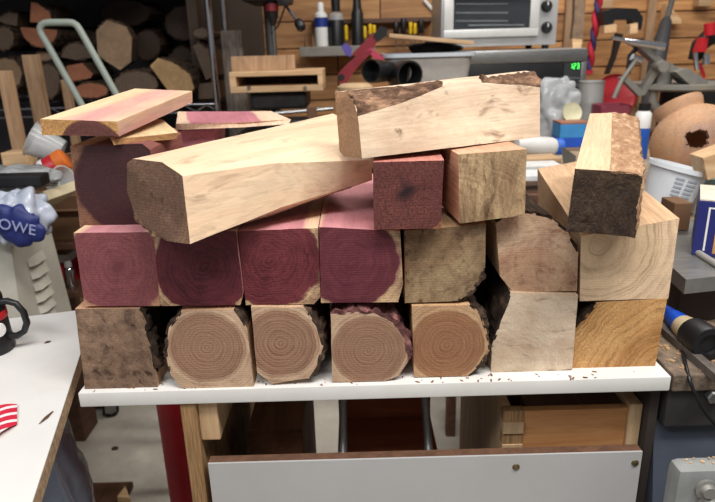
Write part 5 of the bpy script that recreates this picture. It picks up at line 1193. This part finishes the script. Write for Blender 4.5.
# grey casting close by
cg = thing('motor_casting', 'dusty grey rounded motor casting before the blue grey stand', 'motor', (.44, -.075, FLOOR_Z)); CGO = V(.44, -.075, FLOOR_Z)
xl = Q(678, 480, -.13).x; ztc = Q(700, 471, -.13).z
mb = MB().bbox(xl, xl + .2, -.13, -.105, ztc - .30, ztc, .012); mb.build('housing', pm('dusty_cast', (136, 138, 136), .6, .2, var=.15, vscale=30, dirt=(190, 168, 138), dirt_amt=.5), cg, wrt=CGO, smooth=50)
MB().bbox(xl + .02, xl + .17, -.127, -.108, FLOOR_Z, ztc - .302, .004).build('pedestal', iron, cg, wrt=CGO)
for (x, y) in ((706, 489), (708, 503)):
    q = Q(x, y, -.131); MB().lathe([(0, .008), (.006, .008), (.008, .004), (.011, .003), (.011, .0)], 16, M=T(q.x, -.1302, q.z) @ RX(90)).build('bolt', castgrey, cg, wrt=CGO, smooth=40)
cr = MB(); rr2 = random.Random(5)
for i in range(40):
    x = xl + .015 + rr2.random() * .16; y = rr2.uniform(-.120, -.110); s = rr2.uniform(.0005, .0014)
    cr.box(-s * 1.5, s * 1.5, -s, s, 0, s, 0, T(x, y, ztc + .0002) @ RZ(rr2.uniform(0, 180)))
tag(cr.build('wood_shavings', pm('shavings', (196, 160, 118), .9, var=.3)), 'pale wood shavings on the grey motor casting', 'shavings', kind='stuff')
cr = MB()
for i in range(160):
    x = rr2.uniform(.37, .52); y = rr2.uniform(.01, .2); s = rr2.uniform(.0006, .0022)
    cr.box(-s * 1.6, s * 1.6, -s, s, 0, s * .8, 0, T(x, y, .0002) @ RZ(rr2.uniform(0, 180)))
tag(cr.build('sawdust_chips', pm('sawdust', (170, 138, 104), .9, var=.4)), 'loose sawdust and chips on the dusty machine bed', 'sawdust', kind='stuff')
# wooden strip, glue tube, cable on the bed
A, B = QZ(657, 322, .008), QZ(722, 378, .008); d_ = (B - A).normalized(); s = V(-d_.y, d_.x, 0) * .0055
o = MB().prism([A - s - V(0, 0, .0075), A + s - V(0, 0, .0075), B + s - V(0, 0, .0075), B - s - V(0, 0, .0075)], (0, 0, .010)).build('grey_strip', pm('grey_strip', (92, 84, 78), .7, var=.3, vscale=50), wrt=A); o.location = A; tag(o, 'narrow grey strip lying on the dusty bed beside the glue tube', 'strip')
A, B = QZ(659, 309, .016), QZ(710, 345, .022); d_ = (B - A); L = d_.length
gt = thing('glue_tube', 'blue and cream tube with black cap lying on the dusty bed', 'tube', A); gt.matrix_world = Matrix.Translation(A) @ d_.to_track_quat('Z', 'Y').to_matrix().to_4x4()
rg = []
for i in range(9):
    t = i / 8; rx = .020 - .004 * t; ry = .002 + .013 * t
    rg.append([V(ry * math.cos(2 * PI * j / 24), rx * math.sin(2 * PI * j / 24) * (0.55 + .35 * t), t * L * .50) for j in range(24)])
MB().loft(rg, 0, 0, None).build('blue_end', pm('cobalt', (24, 84, 204), .35), gt, smooth=50)
r2 = .0175
MB().loft([rg[-1], [V(r2 * math.cos(2 * PI * j / 24), r2 * math.sin(2 * PI * j / 24), L * .68) for j in range(24)]], 0, None, 0).build('cream_band', pm('cream_label', (206, 186, 150), .45, dirt=(60, 60, 80), dirt_amt=.6), gt, smooth=50)
MB().lathe([(r2, L * .685), (.0205, L * .70), (.0215, L * .98), (.0205, L), (.013, L), (.012, L * .96), (0, L * .96)], 28).build('cap', black, gt, smooth=40)
pts = [QZ(668, 330, .003), QZ(676, 338, .003), QZ(683, 352, .003), QZ(686, 366, .003), Q(689, 378, .003), Q(694, 392, -.004), Q(702, 408, -.006), Q(716, 426, -.010), Q(735, 445, -.012)]
sm_ = []
for i in range(len(pts) - 1):
    for j in range(4): sm_.append(pts[i].lerp(pts[i + 1], j / 4))
sm_.append(pts[-1])
for _ in range(2): sm_ = [sm_[0]] + [(sm_[i - 1] + sm_[i] * 2 + sm_[i + 1]) / 4 for i in range(1, len(sm_) - 1)] + [sm_[-1]]
o = MB().tube(sm_, .0022, 8).build('power_cable', black, smooth=60, wrt=pts[0]); o.location = pts[0]; tag(o, 'black cable trailing over the dusty bed and down the stand', 'cable')
